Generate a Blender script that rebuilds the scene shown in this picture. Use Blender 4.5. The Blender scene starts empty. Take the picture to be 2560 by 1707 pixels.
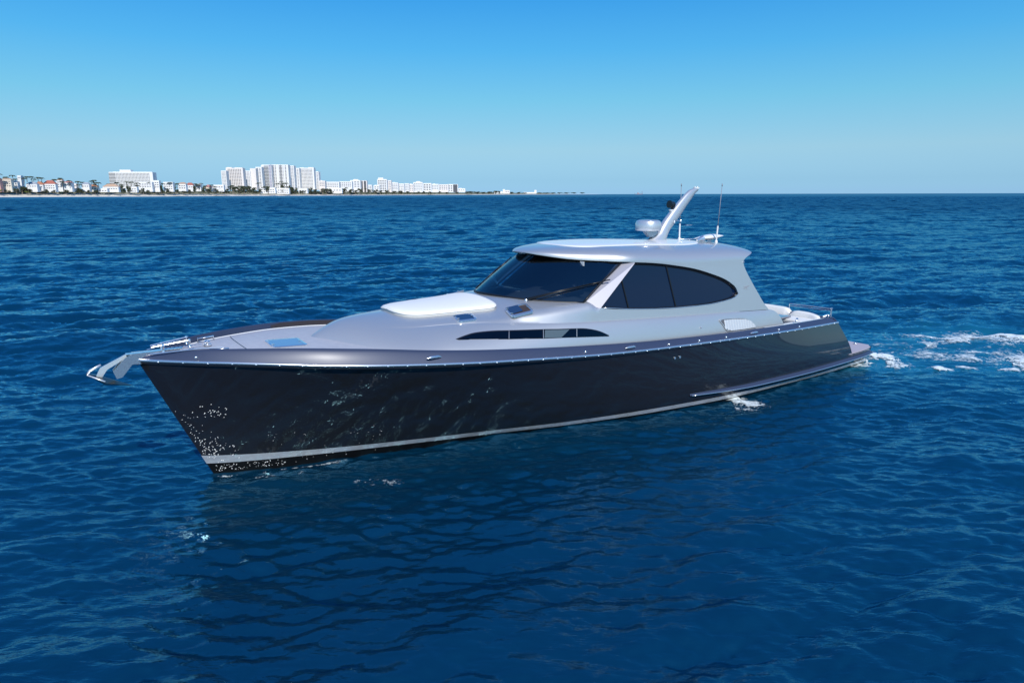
import bpy, bmesh, math, random
import numpy as np
from mathutils import Vector, Matrix
from mathutils.geometry import delaunay_2d_cdt

# ------------------------------------------------------------------ camera
sc = bpy.context.scene
COL = sc.collection
F_PX, W_PX = 1707.0, 2560.0
PITCH = math.radians(12.14)
ROLL = math.atan(0.0025)
CAM_Z = 5.143
cd = bpy.data.cameras.new('camera')
cam = bpy.data.objects.new('camera', cd)
COL.objects.link(cam)
cd.sensor_width = 36.0
cd.lens = 36.0 * F_PX / W_PX
cd.clip_start = 0.1
cd.clip_end = 90000
cam.location = (0, 0, CAM_Z)
cam.rotation_mode = 'XYZ'
cam.matrix_world = Matrix.Translation((0, 0, CAM_Z)) @ Matrix.Rotation(math.pi / 2 - PITCH, 4, 'X') @ Matrix.Rotation(-ROLL, 4, 'Z')
sc.camera = cam

# ------------------------------------------------------------------ world + sun
SUN_EL = math.radians(41)
SUN_AZ = math.radians(164)          # clockwise from +Y (north), behind the camera and a little to the right
world = bpy.data.worlds.new('World')
sc.world = world
world.use_nodes = True
wn = world.node_tree
wn.nodes.clear()
wo = wn.nodes.new('ShaderNodeOutputWorld')
bg = wn.nodes.new('ShaderNodeBackground')
sky = wn.nodes.new('ShaderNodeTexSky')
sky.sky_type = 'NISHITA'
sky.sun_disc = False
sky.sun_elevation = SUN_EL
sky.sun_rotation = SUN_AZ
sky.altitude = 0
sky.air_density = 1.0
sky.dust_density = 0.6
sky.ozone_density = 3.0
# colour of the clear air by height above the horizon (multiplies the Nishita sky)
tcw = wn.nodes.new('ShaderNodeTexCoord'); sx = wn.nodes.new('ShaderNodeSeparateXYZ'); rampw = wn.nodes.new('ShaderNodeValToRGB')
mulw = wn.nodes.new('ShaderNodeMix'); mulw.data_type = 'RGBA'; mulw.blend_type = 'MULTIPLY'; mulw.inputs[0].default_value = 1.0
SKYT = [(0.0, (.56, .98, 1.75)), (.0186, (.385, .69, 1.20)), (.06, (.455, .665, .85)), (.126, (.385, .76, .85)), (.189, (.265, .79, 1.0)), (.248, (.178, .74, 1.08)), (.42, (.20, .74, 1.18)), (1.0, (.36, .86, 1.25))]
while len(rampw.color_ramp.elements) < len(SKYT): rampw.color_ramp.elements.new(.5)
for e_, (p_, c_) in zip(rampw.color_ramp.elements, SKYT): e_.position = p_; e_.color = (*c_, 1)
wn.links.new(tcw.outputs['Generated'], sx.inputs[0]); wn.links.new(sx.outputs['Z'], rampw.inputs[0])
wn.links.new(sky.outputs[0], mulw.inputs[6]); wn.links.new(rampw.outputs[0], mulw.inputs[7])
# clear-air colour by height above the horizon, blended with the sky model so that the sunward side stays brighter
def srgb(*c): return tuple((q / 255 / 12.92 if q <= 10 else ((q / 255 + .055) / 1.055) ** 2.4) / .13 / 6 for q in c)
SKYC = [(0.0, (146, 193, 229)), (.012, (149, 199, 229)), (.06, (160, 209, 233)), (.126, (122, 201, 237)), (.189, (86, 182, 241)), (.248, (64, 163, 236)), (.45, (44, 128, 214)), (1.0, (36, 98, 182))]
r3w = wn.nodes.new('ShaderNodeValToRGB')
while len(r3w.color_ramp.elements) < len(SKYC): r3w.color_ramp.elements.new(.5)
for e_, (p_, c_) in zip(r3w.color_ramp.elements, SKYC): e_.position = p_; e_.color = (*srgb(*c_), 1)
sc6 = wn.nodes.new('ShaderNodeVectorMath'); sc6.operation = 'SCALE'; sc6.inputs['Scale'].default_value = 6.0
mx3 = wn.nodes.new('ShaderNodeMix'); mx3.data_type = 'RGBA'; mx3.inputs[0].default_value = .72
wn.links.new(sx.outputs['Z'], r3w.inputs[0]); wn.links.new(r3w.outputs[0], sc6.inputs[0]); wn.links.new(mulw.outputs[2], mx3.inputs[6]); wn.links.new(sc6.outputs[0], mx3.inputs[7]); wn.links.new(mx3.outputs[2], bg.inputs[0])
wn.links.new(bg.outputs[0], wo.inputs[0])
bg.inputs[1].default_value = 0.13
sd = bpy.data.lights.new('sun', 'SUN')
sun = bpy.data.objects.new('sun', sd)
COL.objects.link(sun)
sd.energy = 4.2
sd.angle = math.radians(0.5)
sd.color = (1.0, 0.965, 0.91)
sdir = Vector((math.sin(SUN_AZ) * math.cos(SUN_EL), math.cos(SUN_AZ) * math.cos(SUN_EL), math.sin(SUN_EL)))
sun.rotation_mode = 'QUATERNION'
sun.rotation_quaternion = sdir.to_track_quat('Z', 'Y')
sun.location = (30, -60, 60)
sc.view_settings.view_transform = 'Standard'
sc.view_settings.look = 'None'
sc.view_settings.exposure = 0.0
sc.view_settings.gamma = 1.0
sc.cycles.max_bounces = 8
sc.cycles.glossy_bounces = 5
sc.cycles.caustics_reflective = False
sc.cycles.transparent_max_bounces = 8

# ------------------------------------------------------------------ helpers
MATS = {}
def mat(name, base, rough=0.5, metal=0.0, coat=0.0, coat_rough=0.03, ior=1.5, spec=None, noise=None, bump=None, trans=0.0):
    if name in MATS: return MATS[name]
    m = bpy.data.materials.new(name); m.use_nodes = True
    n = m.node_tree; b = n.nodes['Principled BSDF']
    b.inputs['Base Color'].default_value = (*base, 1)
    b.inputs['Roughness'].default_value = rough
    b.inputs['Metallic'].default_value = metal
    b.inputs['Coat Weight'].default_value = coat
    b.inputs['Coat Roughness'].default_value = coat_rough
    b.inputs['IOR'].default_value = ior
    b.inputs['Transmission Weight'].default_value = trans
    if noise:       # (scale, second colour, contrast low, high)
        tc = n.nodes.new('ShaderNodeTexCoord'); t = n.nodes.new('ShaderNodeTexNoise'); t.inputs['Scale'].default_value = noise[0]
        t.inputs['Detail'].default_value = 6
        r = n.nodes.new('ShaderNodeValToRGB'); r.color_ramp.elements[0].position = noise[2]; r.color_ramp.elements[1].position = noise[3]
        r.color_ramp.elements[0].color = (*base, 1); r.color_ramp.elements[1].color = (*noise[1], 1)
        n.links.new(tc.outputs['Object'], t.inputs['Vector']); n.links.new(t.outputs['Fac'], r.inputs[0]); n.links.new(r.outputs[0], b.inputs['Base Color'])
    if bump:        # (scale, strength, distance)
        tc = n.nodes.new('ShaderNodeTexCoord'); t = n.nodes.new('ShaderNodeTexNoise'); t.inputs['Scale'].default_value = bump[0]
        t.inputs['Detail'].default_value = 4
        u = n.nodes.new('ShaderNodeBump'); u.inputs['Strength'].default_value = bump[1]; u.inputs['Distance'].default_value = bump[2]
        n.links.new(tc.outputs['Object'], t.inputs['Vector']); n.links.new(t.outputs['Fac'], u.inputs['Height']); n.links.new(u.outputs[0], b.inputs['Normal'])
    MATS[name] = m
    return m

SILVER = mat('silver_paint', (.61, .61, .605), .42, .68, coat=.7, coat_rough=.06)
HULLM = mat('hull_paint', (.020, .021, .025), .30, .30, coat=1.0, coat_rough=.02)
HULLM.node_tree.nodes['Principled BSDF'].inputs['Coat IOR'].default_value = 1.7; HULLM.node_tree.nodes['Principled BSDF'].inputs['Specular IOR Level'].default_value = .12
BANDM = mat('bulwark_paint', (.036, .050, .098), .55, .2, coat=.35, coat_rough=.30)
STEEL = mat('polished_steel', (.86, .86, .86), .22, .9)
STRIPEM = mat('stripe_silver', (.78, .79, .80), .25, .6, bump=(5.0, .7, .03))
BLACKM = mat('bottom_paint', (.004, .004, .005), .5, ior=1.25)
RUBBER = mat('black_rubber', (.008, .008, .010), .4)
TINT = mat('tinted_glass', (.002, .010, .040), .02, 0.0, ior=1.40)
TINT2 = mat('dark_cabin_glass', (.001, .003, .009), .03, 0.0, ior=1.40)
CUSH = mat('white_vinyl', (.80, .79, .76), .55, bump=(6.0, .1, .01))
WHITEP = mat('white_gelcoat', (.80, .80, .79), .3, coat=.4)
DECKM = mat('grey_deck', (.40, .41, .46), .6, noise=(9.0, (.45, .46, .50), .3, .7))
LINER = mat('dark_liner', (.035, .028, .03), .5)
PLATM = mat('platform_deck', (.42, .38, .43), .6)
DARKM = mat('black_plastic', (.01, .01, .011), .35)
INTM = mat('interior_trim', (.05, .045, .04), .6)
GREYV = mat('grey_vinyl', (.30, .29, .28), .55)
ANTM = mat('antenna_grey', (.25, .27, .31), .4)

gm = bpy.data.materials.new('windshield_glass'); gm.use_nodes = True
_n = gm.node_tree; _n.nodes.clear()
_o = _n.nodes.new('ShaderNodeOutputMaterial'); _mx = _n.nodes.new('ShaderNodeMixShader'); _tr = _n.nodes.new('ShaderNodeBsdfTransparent'); _gl = _n.nodes.new('ShaderNodeBsdfGlossy')
_fr = _n.nodes.new('ShaderNodeFresnel'); _fr.inputs[0].default_value = 2.3
_tr.inputs[0].default_value = (.30, .38, .46, 1); _gl.inputs['Roughness'].default_value = .01
_n.links.new(_fr.outputs[0], _mx.inputs[0]); _n.links.new(_tr.outputs[0], _mx.inputs[1]); _n.links.new(_gl.outputs[0], _mx.inputs[2]); _n.links.new(_mx.outputs[0], _o.inputs[0])
GLASS = gm

def link(name, me, m, parent=None, smooth=True, **props):
    o = bpy.data.objects.new(name, me); COL.objects.link(o)
    if m is not None: me.materials.append(m)
    if smooth: me.polygons.foreach_set('use_smooth', [True] * len(me.polygons))
    if parent is not None: o.parent = parent
    for k_, v_ in props.items(): o[k_] = v_
    return o

def mesh(name, V, Fc, m, parent=None, smooth=True, auto=None, **props):
    me = bpy.data.meshes.new(name)
    me.from_pydata([tuple(v) for v in V], [], [tuple(f) for f in Fc]); me.update()
    o = link(name, me, m, parent, smooth, **props)
    if auto is not None and smooth:
        me.set_sharp_from_angle(angle=math.radians(auto))
    return o

def empty(name, loc=(0, 0, 0), rz=0.0, **props):
    o = bpy.data.objects.new(name, None); COL.objects.link(o)
    o.location = loc; o.rotation_euler = (0, 0, rz)
    for k_, v_ in props.items(): o[k_] = v_
    return o

class MB:
    "collects vertices and faces for ONE mesh object"
    def __init__(s): s.V = []; s.F = []
    def add(s, V, Fc):
        k = len(s.V); s.V += [tuple(v) for v in V]; s.F += [tuple(i + k for i in f) for f in Fc]; return s
    def box(s, c, d, rot=None, taper=1.0):
        V = []
        for z in (-1, 1):
            q = 1.0 if z < 0 else taper
            for x, y in ((-1, -1), (1, -1), (1, 1), (-1, 1)):
                p = Vector((x * d[0] / 2 * q, y * d[1] / 2 * q, z * d[2] / 2))
                if rot is not None: p = rot @ p
                V.append(p + Vector(c))
        return s.add(V, [(3, 2, 1, 0), (4, 5, 6, 7), (0, 1, 5, 4), (1, 2, 6, 5), (2, 3, 7, 6), (3, 0, 4, 7)])
    def tube(s, pts, r, n=8, cap=True):
        pts = [Vector(p) for p in pts]; rs = r if isinstance(r, (list, tuple)) else [r] * len(pts)
        V = []; Fc = []; up = Vector((0, 0, 1))
        for i, p in enumerate(pts):
            a = pts[max(i - 1, 0)]; b = pts[min(i + 1, len(pts) - 1)]; d = (b - a).normalized()
            x = d.cross(up)
            if x.length < 1e-3: x = d.cross(Vector((1, 0, 0)))
            x.normalize(); y = d.cross(x)
            for j in range(n):
                t = 2 * math.pi * j / n; V.append(p + (x * math.cos(t) + y * math.sin(t)) * rs[i])
        for i in range(len(pts) - 1):
            for j in range(n):
                Fc.append((i * n + j, i * n + (j + 1) % n, (i + 1) * n + (j + 1) % n, (i + 1) * n + j))
        if cap: Fc += [tuple(range(n))[::-1], tuple(range((len(pts) - 1) * n, len(pts) * n))]
        return s.add(V, Fc)
    def lathe(s, prof, c, n=24, axis=None):
        "prof: list of (radius, height)"
        V = []; Fc = []; c = Vector(c)
        R = axis if axis is not None else Matrix.Identity(3)
        for r, h in prof:
            for j in range(n):
                t = 2 * math.pi * j / n; V.append(c + R @ Vector((r * math.cos(t), r * math.sin(t), h)))
        for i in range(len(prof) - 1):
            for j in range(n): Fc.append((i * n + j, i * n + (j + 1) % n, (i + 1) * n + (j + 1) % n, (i + 1) * n + j))
        Fc += [tuple(range(n))[::-1], tuple(range((len(prof) - 1) * n, len(prof) * n))]
        return s.add(V, Fc)
    def grid(s, rows, flip=False):
        m_ = len(rows[0]); V = [p for r in rows for p in r]; Fc = []
        for i in range(len(rows) - 1):
            for j in range(m_ - 1):
                f = (i * m_ + j, i * m_ + j + 1, (i + 1) * m_ + j + 1, (i + 1) * m_ + j)
                Fc.append(f[::-1] if flip else f)
        return s.add(V, Fc)
    def prism(s, poly, off):
        "poly: 3d points, extruded by the vector off"
        n = len(poly); off = Vector(off); V = [Vector(p) for p in poly] + [Vector(p) + off for p in poly]
        return s.add(V, [tuple(range(n)), tuple(range(n, 2 * n))[::-1]] + [(i, i + n, (i + 1) % n + n, (i + 1) % n) for i in range(n)])
    def lr(s, name, m, parent=None, smooth=False, auto=None, **props):
        "builds the port and the starboard half as two objects"
        out = []
        for sg in (-1, 1):
            q = MB(); q.V = s.V; q.F = [f for f in s.F if sum(s.V[i][1] for i in f) * sg > 0]
            if q.F: out.append(q.build(name, m, parent, smooth, auto, **props))
        return out[0]
    def build(s, name, m, parent=None, smooth=False, auto=None, **props):
        o = mesh(name, s.V, s.F, m, parent, smooth, auto, **props)
        bm = bmesh.new(); bm.from_mesh(o.data); bmesh.ops.remove_doubles(bm, verts=bm.verts, dist=1e-5)
        bmesh.ops.delete(bm, geom=[v for v in bm.verts if not v.link_faces], context='VERTS')
        bmesh.ops.recalc_face_normals(bm, faces=bm.faces); bm.to_mesh(o.data); bm.free()
        if smooth:
            o.data.polygons.foreach_set('use_smooth', [True] * len(o.data.polygons))
            if auto is not None: o.data.set_sharp_from_angle(angle=math.radians(auto))
        return o

def pchip(xs, ys):
    xs = np.array(xs, float); ys = np.array(ys, float); h = np.diff(xs); d = np.diff(ys) / h
    m = np.zeros(len(xs)); m[0] = d[0]; m[-1] = d[-1]
    for i in range(1, len(xs) - 1):
        if d[i - 1] * d[i] > 0:
            w1 = 2 * h[i] + h[i - 1]; w2 = h[i] + 2 * h[i - 1]; m[i] = (w1 + w2) / (w1 / d[i - 1] + w2 / d[i])
    def f(x):
        x = float(min(max(x, xs[0]), xs[-1])); i = int(min(np.searchsorted(xs, x, 'right') - 1, len(xs) - 2)); t = (x - xs[i]) / h[i]
        return float((1 + 2 * t) * (1 - t) ** 2 * ys[i] + t * (1 - t) ** 2 * h[i] * m[i] + t * t * (3 - 2 * t) * ys[i + 1] + t * t * (t - 1) * h[i] * m[i + 1])
    return f

# ------------------------------------------------------------------ pixel -> sea level helper (places things measured in the photograph)
def ground(px, py, z=0.0):
    u = px - 1280; v = py - 853.5; c, s_ = math.cos(ROLL), math.sin(ROLL)
    u, v = u * c - v * s_, u * s_ + v * c
    d = (u, F_PX * math.cos(PITCH) - v * math.sin(PITCH), -(F_PX * math.sin(PITCH) + v * math.cos(PITCH)))
    l = (z - CAM_Z) / d[2]
    return d[0] * l, d[1] * l

# ------------------------------------------------------------------ sea
rng = np.random.default_rng(7)
def tile(size, n, lmin, lmax, slope, wdir, spread, seed):
    r = np.random.default_rng(seed)
    k1 = np.fft.fftfreq(n, size / n) * 2 * np.pi
    KX, KY = np.meshgrid(k1, k1, indexing='ij'); K = np.hypot(KX, KY); K[0, 0] = 1
    c = (KX * math.cos(wdir) + KY * math.sin(wdir)) / K
    S = K ** -3.3 * (np.abs(c) ** spread + .012)
    kmin, kmax = 2 * np.pi / lmax, 2 * np.pi / lmin
    S *= np.exp(-(kmin / K) ** 4) * np.exp(-(K / kmax) ** 4); S[0, 0] = 0
    A = (r.normal(size=(n, n)) + 1j * r.normal(size=(n, n))) * np.sqrt(S)
    H = np.fft.ifft2(A); sx = np.fft.ifft2(1j * KX * A).real
    sy = np.fft.ifft2(1j * KY * A).real
    rms = math.sqrt((sx ** 2).mean() + (sy ** 2).mean()); g = slope / rms
    DX = np.fft.ifft2(1j * KX / K * A).real * g; DY = np.fft.ifft2(1j * KY / K * A).real * g
    return size, n, H.real * g, DX, DY
def sample(T, a, x, y):
    size, n = T[0], T[1]; fx = x / size * n; fy = y / size * n
    ix = np.floor(fx).astype(int); iy = np.floor(fy).astype(int); ax = fx - ix; ay = fy - iy
    ix %= n; iy %= n; jx = (ix + 1) % n; jy = (iy + 1) % n; t = T[a]
    return t[ix, iy] * (1 - ax) * (1 - ay) + t[jx, iy] * ax * (1 - ay) + t[ix, jy] * (1 - ax) * ay + t[jx, jy] * ax * ay
WD = math.radians(-82)
TA = tile(211.0, 640, 4.0, 11.0, .075, WD, 6.0, 1)
TB = tile(53.0, 640, .7, 3.6, .20, WD + .22, 6.0, 2)
TC = tile(13.7, 640, .16, 1.0, .25, WD - .12, 5.0, 3)

HEAD = math.radians(34.18)
STEM = (-5.678, 12.151)
CA, SA = math.cos(HEAD), math.sin(HEAD)
def to_boat(x, y):
    dx, dy = x - STEM[0], y - STEM[1]
    return dx * CA + dy * SA, dx * SA - dy * CA     # s aft, t to port
def to_world(s, t): return STEM[0] + s * CA + t * SA, STEM[1] + s * SA - t * CA

def sea(x, y, dr):
    "wave displacement at x, y for a mesh with spacing dr"
    r = np.hypot(x, y); s, t = to_boat(x, y)
    out = np.maximum(np.maximum(-1.5 - s, s - 19.0), np.abs(t) - 2.6)          # distance outside the hull's box
    near = np.clip(out / 9.0, 0, 1); cal = .30 + .70 * near * near * (3 - 2 * near)
    gA = (1 + 1.3 * np.clip((r - 60) / 200, 0, 1)) * cal
    gB = np.clip(1.4 - dr / 2.0, 0, 1) * cal
    gC = np.clip(1.35 - dr / .40, 0, 1) * (.90 + .10 * cal)
    c2, s2 = math.cos(.6), math.sin(.6)
    xb, yb = x * c2 - y * s2, x * s2 + y * c2
    z = sample(TA, 2, x, y) * gA + sample(TB, 2, x, y) * gB + sample(TC, 2, x, y) * gC
    dx = sample(TA, 3, x, y) * gA + sample(TB, 3, x, y) * gB + sample(TC, 3, x, y) * gC * .6
    dy = sample(TA, 4, x, y) * gA + sample(TB, 4, x, y) * gB + sample(TC, 4, x, y) * gC * .6
    return dx * -.6, dy * -.6, z
def dr_of(r): return np.minimum(np.maximum(.032, .032 * (r / 12.0) ** 1.38), 2.2)

rr = [1.2]
while rr[-1] < 1300: rr.append(rr[-1] + float(dr_of(rr[-1])))
while rr[-1] < 60000: rr.append(rr[-1] * 1.06)
rr = np.array(rr); drr = np.gradient(rr)
th = list(np.arange(-48, 48, .092)) + list(np.arange(48, 312, 1.1))
th = np.radians(np.array(th)); nr, nt = len(rr), len(th)
X = rr[:, None] * np.sin(th)[None, :]; Y = rr[:, None] * np.cos(th)[None, :]
azs = np.gradient(th); azs[0] = azs[-1] = .0016; sp = np.maximum(drr[:, None] * .75, rr[:, None] * np.abs(azs)[None, :])
dx, dy, Z = sea(X.ravel(), Y.ravel(), sp.ravel())
fade = np.clip((1900 - np.repeat(rr, nt)) / 700, 0, 1)
P = np.stack([X.ravel() + dx * fade, Y.ravel() + dy * fade, Z * fade], 1)
P = np.vstack([P, [[0, 0, 0]]]).astype(np.float32)
i0 = np.arange(nr - 1)[:, None] * nt; j0 = np.arange(nt)[None, :]; j1 = (j0 + 1) % nt
Q = np.stack([i0 + j0, i0 + nt + j0, i0 + nt + j1, i0 + j1], -1).reshape(-1, 4)[:, ::-1]
T3 = np.stack([np.full(nt, nr * nt), np.arange(nt), (np.arange(nt) + 1) % nt], 1)[:, ::-1]
me = bpy.data.meshes.new('sea_water')
me.vertices.add(len(P)); me.vertices.foreach_set('co', P.ravel())
nl = Q.size + T3.size
me.loops.add(nl); me.loops.foreach_set('vertex_index', np.concatenate([Q.ravel(), T3.ravel()]).astype(np.int32))
me.polygons.add(len(Q) + len(T3))
st = np.concatenate([np.arange(len(Q)) * 4, len(Q) * 4 + np.arange(len(T3)) * 3]).astype(np.int32)
me.polygons.foreach_set('loop_start', st)
me.polygons.foreach_set('use_smooth', np.ones(len(Q) + len(T3), bool))
me.update(calc_edges=True)
at_ = me.attributes.new('calm', 'FLOAT', 'POINT')
_s, _t = to_boat(P[:, 0], P[:, 1])
at_.data.foreach_set('value', (np.clip((np.hypot(P[:, 0], P[:, 1]) - 25) / 260, 0, 1) ** .7).astype(np.float32))

wm = bpy.data.materials.new('sea_water'); wm.use_nodes = True
n = wm.node_tree; n.nodes.clear()
N_ = n.nodes.new; LK = n.links.new
out_ = N_('ShaderNodeOutputMaterial'); body_ = N_('ShaderNodeBsdfDiffuse'); gls = N_('ShaderNodeBsdfGlossy'); mixw = N_('ShaderNodeMixShader'); frs = N_('ShaderNodeFresnel')
gls.inputs['Color'].default_value = (.42, .85, 1.0, 1); frs.inputs['IOR'].default_value = 1.95
tc = N_('ShaderNodeTexCoord')
an_ = N_('ShaderNodeAttribute'); an_.attribute_name = 'calm'      # ripples too fine for the mesh widen and weaken the reflection far away
ae_ = N_('ShaderNodeAttribute'); ae_.attribute_name = 'aerated'   # bubbles mixed into the water by the propellers
mr_ = N_('ShaderNodeMapRange'); mr_.inputs['To Min'].default_value = .035; mr_.inputs['To Max'].default_value = .26
LK(an_.outputs['Fac'], mr_.inputs['Value']); LK(mr_.outputs[0], gls.inputs['Roughness'])
def noise_node(scale, detail, rot=0.0, stretch=(1, 1, 1), rough=.55):
    mp = N_('ShaderNodeMapping'); mp.inputs['Rotation'].default_value = (0, 0, rot); mp.inputs['Scale'].default_value = stretch
    t = N_('ShaderNodeTexNoise'); t.inputs['Scale'].default_value = scale; t.inputs['Detail'].default_value = detail; t.inputs['Roughness'].default_value = rough
    LK(tc.outputs['Object'], mp.inputs[0]); LK(mp.outputs[0], t.inputs['Vector']); return t
n1 = noise_node(7.0, 4, .15, (.28, 1, 1), .55); n2 = noise_node(2.0, 6, -.1, (.35, 1, 1), .6); n3 = noise_node(.05, 3, .1, (.5, 1.4, 1))
b1 = N_('ShaderNodeBump'); b1.inputs['Strength'].default_value = .7; b1.inputs['Distance'].default_value = .03
b2 = N_('ShaderNodeBump'); b2.inputs['Strength'].default_value = .45; b2.inputs['Distance'].default_value = .12
LK(n2.outputs['Fac'], b2.inputs['Height']); LK(n1.outputs['Fac'], b1.inputs['Height']); LK(b2.outputs[0], b1.inputs['Normal'])
for q in (gls, frs): LK(b1.outputs[0], q.inputs['Normal'])
rp = N_('ShaderNodeValToRGB'); rp.color_ramp.elements[0].position = .35; rp.color_ramp.elements[1].position = .68
rp.color_ramp.elements[0].color = (.0003, .0185, .044, 1); rp.color_ramp.elements[1].color = (.0005, .030, .070, 1)
mxa = N_('ShaderNodeMix'); mxa.data_type = 'RGBA'; mxa.inputs[7].default_value = (.010, .16, .25, 1)
LK(n3.outputs['Fac'], rp.inputs[0]); LK(rp.outputs[0], mxa.inputs[6]); LK(ae_.outputs['Fac'], mxa.inputs[0]); LK(mxa.outputs[2], body_.inputs['Color'])
ff = N_('ShaderNodeMapRange'); ff.inputs['To Min'].default_value = 1.0; ff.inputs['To Max'].default_value = .40
mu_ = N_('ShaderNodeMath'); mu_.operation = 'MULTIPLY'; LK(an_.outputs['Fac'], ff.inputs['Value']); LK(frs.outputs[0], mu_.inputs[0]); LK(ff.outputs[0], mu_.inputs[1])
LK(mu_.outputs[0], mixw.inputs[0]); LK(body_.outputs[0], mixw.inputs[1]); LK(gls.outputs[0], mixw.inputs[2]); LK(mixw.outputs[0], out_.inputs[0])
WATER_ME, WATER_P = me, P
ae_at = me.attributes.new('aerated', 'FLOAT', 'POINT'); ae_at.data.foreach_set('value', np.zeros(len(P), np.float32))
link('sea_water', me, wm, None, False, kind='structure')

# ------------------------------------------------------------------ yacht: lines measured in (s aft of the stem, t to port, z up)
yacht = empty('motor_yacht', (STEM[0], STEM[1], 0), HEAD, label='large motor yacht with dark blue hull and silver cabin on the open sea', category='yacht')
def B(s, t, z): return (s, -t, z)

bs = pchip([-1.05, -.9, -.5, 0, 1, 2, 3, 5, 8, 11, 14, 16.7, 18.6], [.02, .17, .50, .87, 1.40, 1.81, 2.08, 2.42, 2.61, 2.65, 2.58, 2.42, 2.30])
zs_ = pchip([-1.05, -.4, .1, .86, 1.63, 2.45, 3.64, 5.45, 7.63, 8.92, 10.35, 11.97, 13.83, 16.07, 16.7], [2.35, 2.335, 2.32, 2.27, 2.205, 2.14, 2.05, 1.93, 1.79, 1.73, 1.68, 1.625, 1.565, 1.505, 1.49])
wl = pchip([0, .5, 1.6, 3.3, 5.2, 7.2, 9.5, 12.3, 16.4, 18.6], [.01, .20, .50, .89, 1.26, 1.77, 2.22, 2.50, 2.44, 2.30])
capz = pchip([-1.05, -.64, .05, 1.2, 2.37, 3.76, 5.6, 6.93, 9.12, 12.2, 15.15, 16.7], [2.40, 2.45, 2.525, 2.50, 2.42, 2.27, 2.11, 2.01, 1.87, 1.745, 1.655, 1.62])
def capt(s): return max(.012, bs(s) - .15 * min(1, (s + 1.05) / .5 + .25))
def stem_s(z): return -1.035 * z / 2.33
def hull_t(s, z):
    x = s - stem_s(z); zt = 2.33 if s < -.5 else zs_(min(s, 16.7))
    v = min(max(z / zt, 0), 1)
    a = wl(max(x, 0)); c = bs(x - 1.035)
    k = min(max((s - 1) / 9, 0), 1); p = 1.12 * (1 - k) + .62 * k
    t = a + (c - a) * v ** p
    t += .19 * math.sin(math.pi * v ** .72) * min(max((s - 9) / 6, 0), 1)
    if z < 0: t *= 1 + z * .5
    return max(t, .004) if x > .002 else 0.0

def taper(s): return .12 * (max(0, s - 17.9) / .82) ** 2
US = np.concatenate([np.linspace(0, .15, 22)[:-1], np.linspace(.15, .9, 60)[:-1], np.linspace(.9, 1, 14)])
def both(rows, mb):
    mb.grid([[B(*p) for p in r] for r in rows]); mb.grid([[B(p[0], -p[1], p[2]) for p in r] for r in rows], True)
tr_s = pchip([.50, .57, .82, 1.1, 1.4, 1.49], [17.30, 17.25, 17.10, 16.90, 16.69, 16.62])   # transom rake
hb = MB(); rows = []
for v in np.linspace(0, 1, 22):
    r = []
    for u in US:
        sB = -1.05 + u * (16.62 + 1.05); zt = zs_(sB); z = .52 + (zt - .52) * v
        s0 = stem_s(z); s1 = tr_s(min(z, 1.49)); s = s0 + (s1 - s0) * u
        r.append((s, hull_t(s, z), z))
    rows.append(r)
both(rows, hb)
rows = []
for z in (.52, .42, .3, .15, 0, -.2, -.5):
    r = []
    for u in US:
        s0 = stem_s(z); s = s0 + (18.72 - s0) * u; tt = hull_t(s, z)
        tt -= taper(s)
        r.append((s, tt, z))
    rows.append(r)
both(rows, hb)
hull = hb.build('hull', HULLM, yacht, True, 40)
# stripe and bottom paint, a little proud of the hull
ztop = pchip([0, 2.1, 3.4, 5, 7.4, 9.6, 18.5], [.385, .285, .245, .195, .17, .175, .185])
zbot = pchip([0, 2.1, 3.4, 5, 7.4, 9.6, 18.5], [.21, .165, .14, .09, .07, .07, .07])
def strip(fa, fb, off, nz=3):
    rows = []
    for v in np.linspace(0, 1, nz):
        r = []
        for u in np.concatenate([np.linspace(0, .1, 12)[:-1], np.linspace(.1, 1, 60)]):
            sg = u * 18.5; z = fa(sg) + (fb(sg) - fa(sg)) * v; s = stem_s(z) - off + (18.5 - stem_s(z)) * u
            r.append((s, hull_t(s, z) + off, z))
        rows.append(r)
    return rows
m_ = MB(); both(strip(zbot, ztop, .005), m_); m_.lr('boot_stripe', STRIPEM, yacht, True)
m_ = MB(); both(strip(lambda s: -.45, zbot, .004, 5), m_); m_.lr('bottom_paint', BLACKM, yacht, True)
# white flecks added on the bow to imitate sunlight glinting off the water
_rd = random.Random(31); m_ = MB()
def fleck(s, z, r):
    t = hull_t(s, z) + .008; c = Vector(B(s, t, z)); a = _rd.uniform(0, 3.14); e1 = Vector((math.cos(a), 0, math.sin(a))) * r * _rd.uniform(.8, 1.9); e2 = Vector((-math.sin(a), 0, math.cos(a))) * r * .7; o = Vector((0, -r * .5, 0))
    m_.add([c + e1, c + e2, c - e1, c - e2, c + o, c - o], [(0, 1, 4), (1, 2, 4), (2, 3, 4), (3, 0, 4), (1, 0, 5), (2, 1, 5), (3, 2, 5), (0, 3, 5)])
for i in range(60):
    z = _rd.uniform(.30, 1.35); x = .04 + abs(_rd.gauss(0, .16)); fleck(stem_s(z) + x, z, _rd.uniform(.004, .010))
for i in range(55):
    z = min(max(_rd.gauss(.55, .16), .22), 1.0); x = abs(_rd.gauss(.30, .17)) + .03; fleck(stem_s(z) + x, z, _rd.uniform(.004, .014))
for i in range(26): fleck(stem_s(1.3) + _rd.gauss(.62, .12), _rd.gauss(1.30, .07), _rd.uniform(.005, .013))
for i in range(22): fleck(_rd.uniform(.9, 3.0), _rd.uniform(.3, .75), _rd.uniform(.003, .008))
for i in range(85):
    s0 = abs(_rd.gauss(.5, .8)) + .05; fleck(s0, _rd.uniform(.03, .16), _rd.uniform(.004, .012))
m_.build('bow_glints', mat('glint_white', (.80, .80, .78), .4), yacht, kind='stuff', label='white flecks imitating sun glints on the lower bow')
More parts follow.
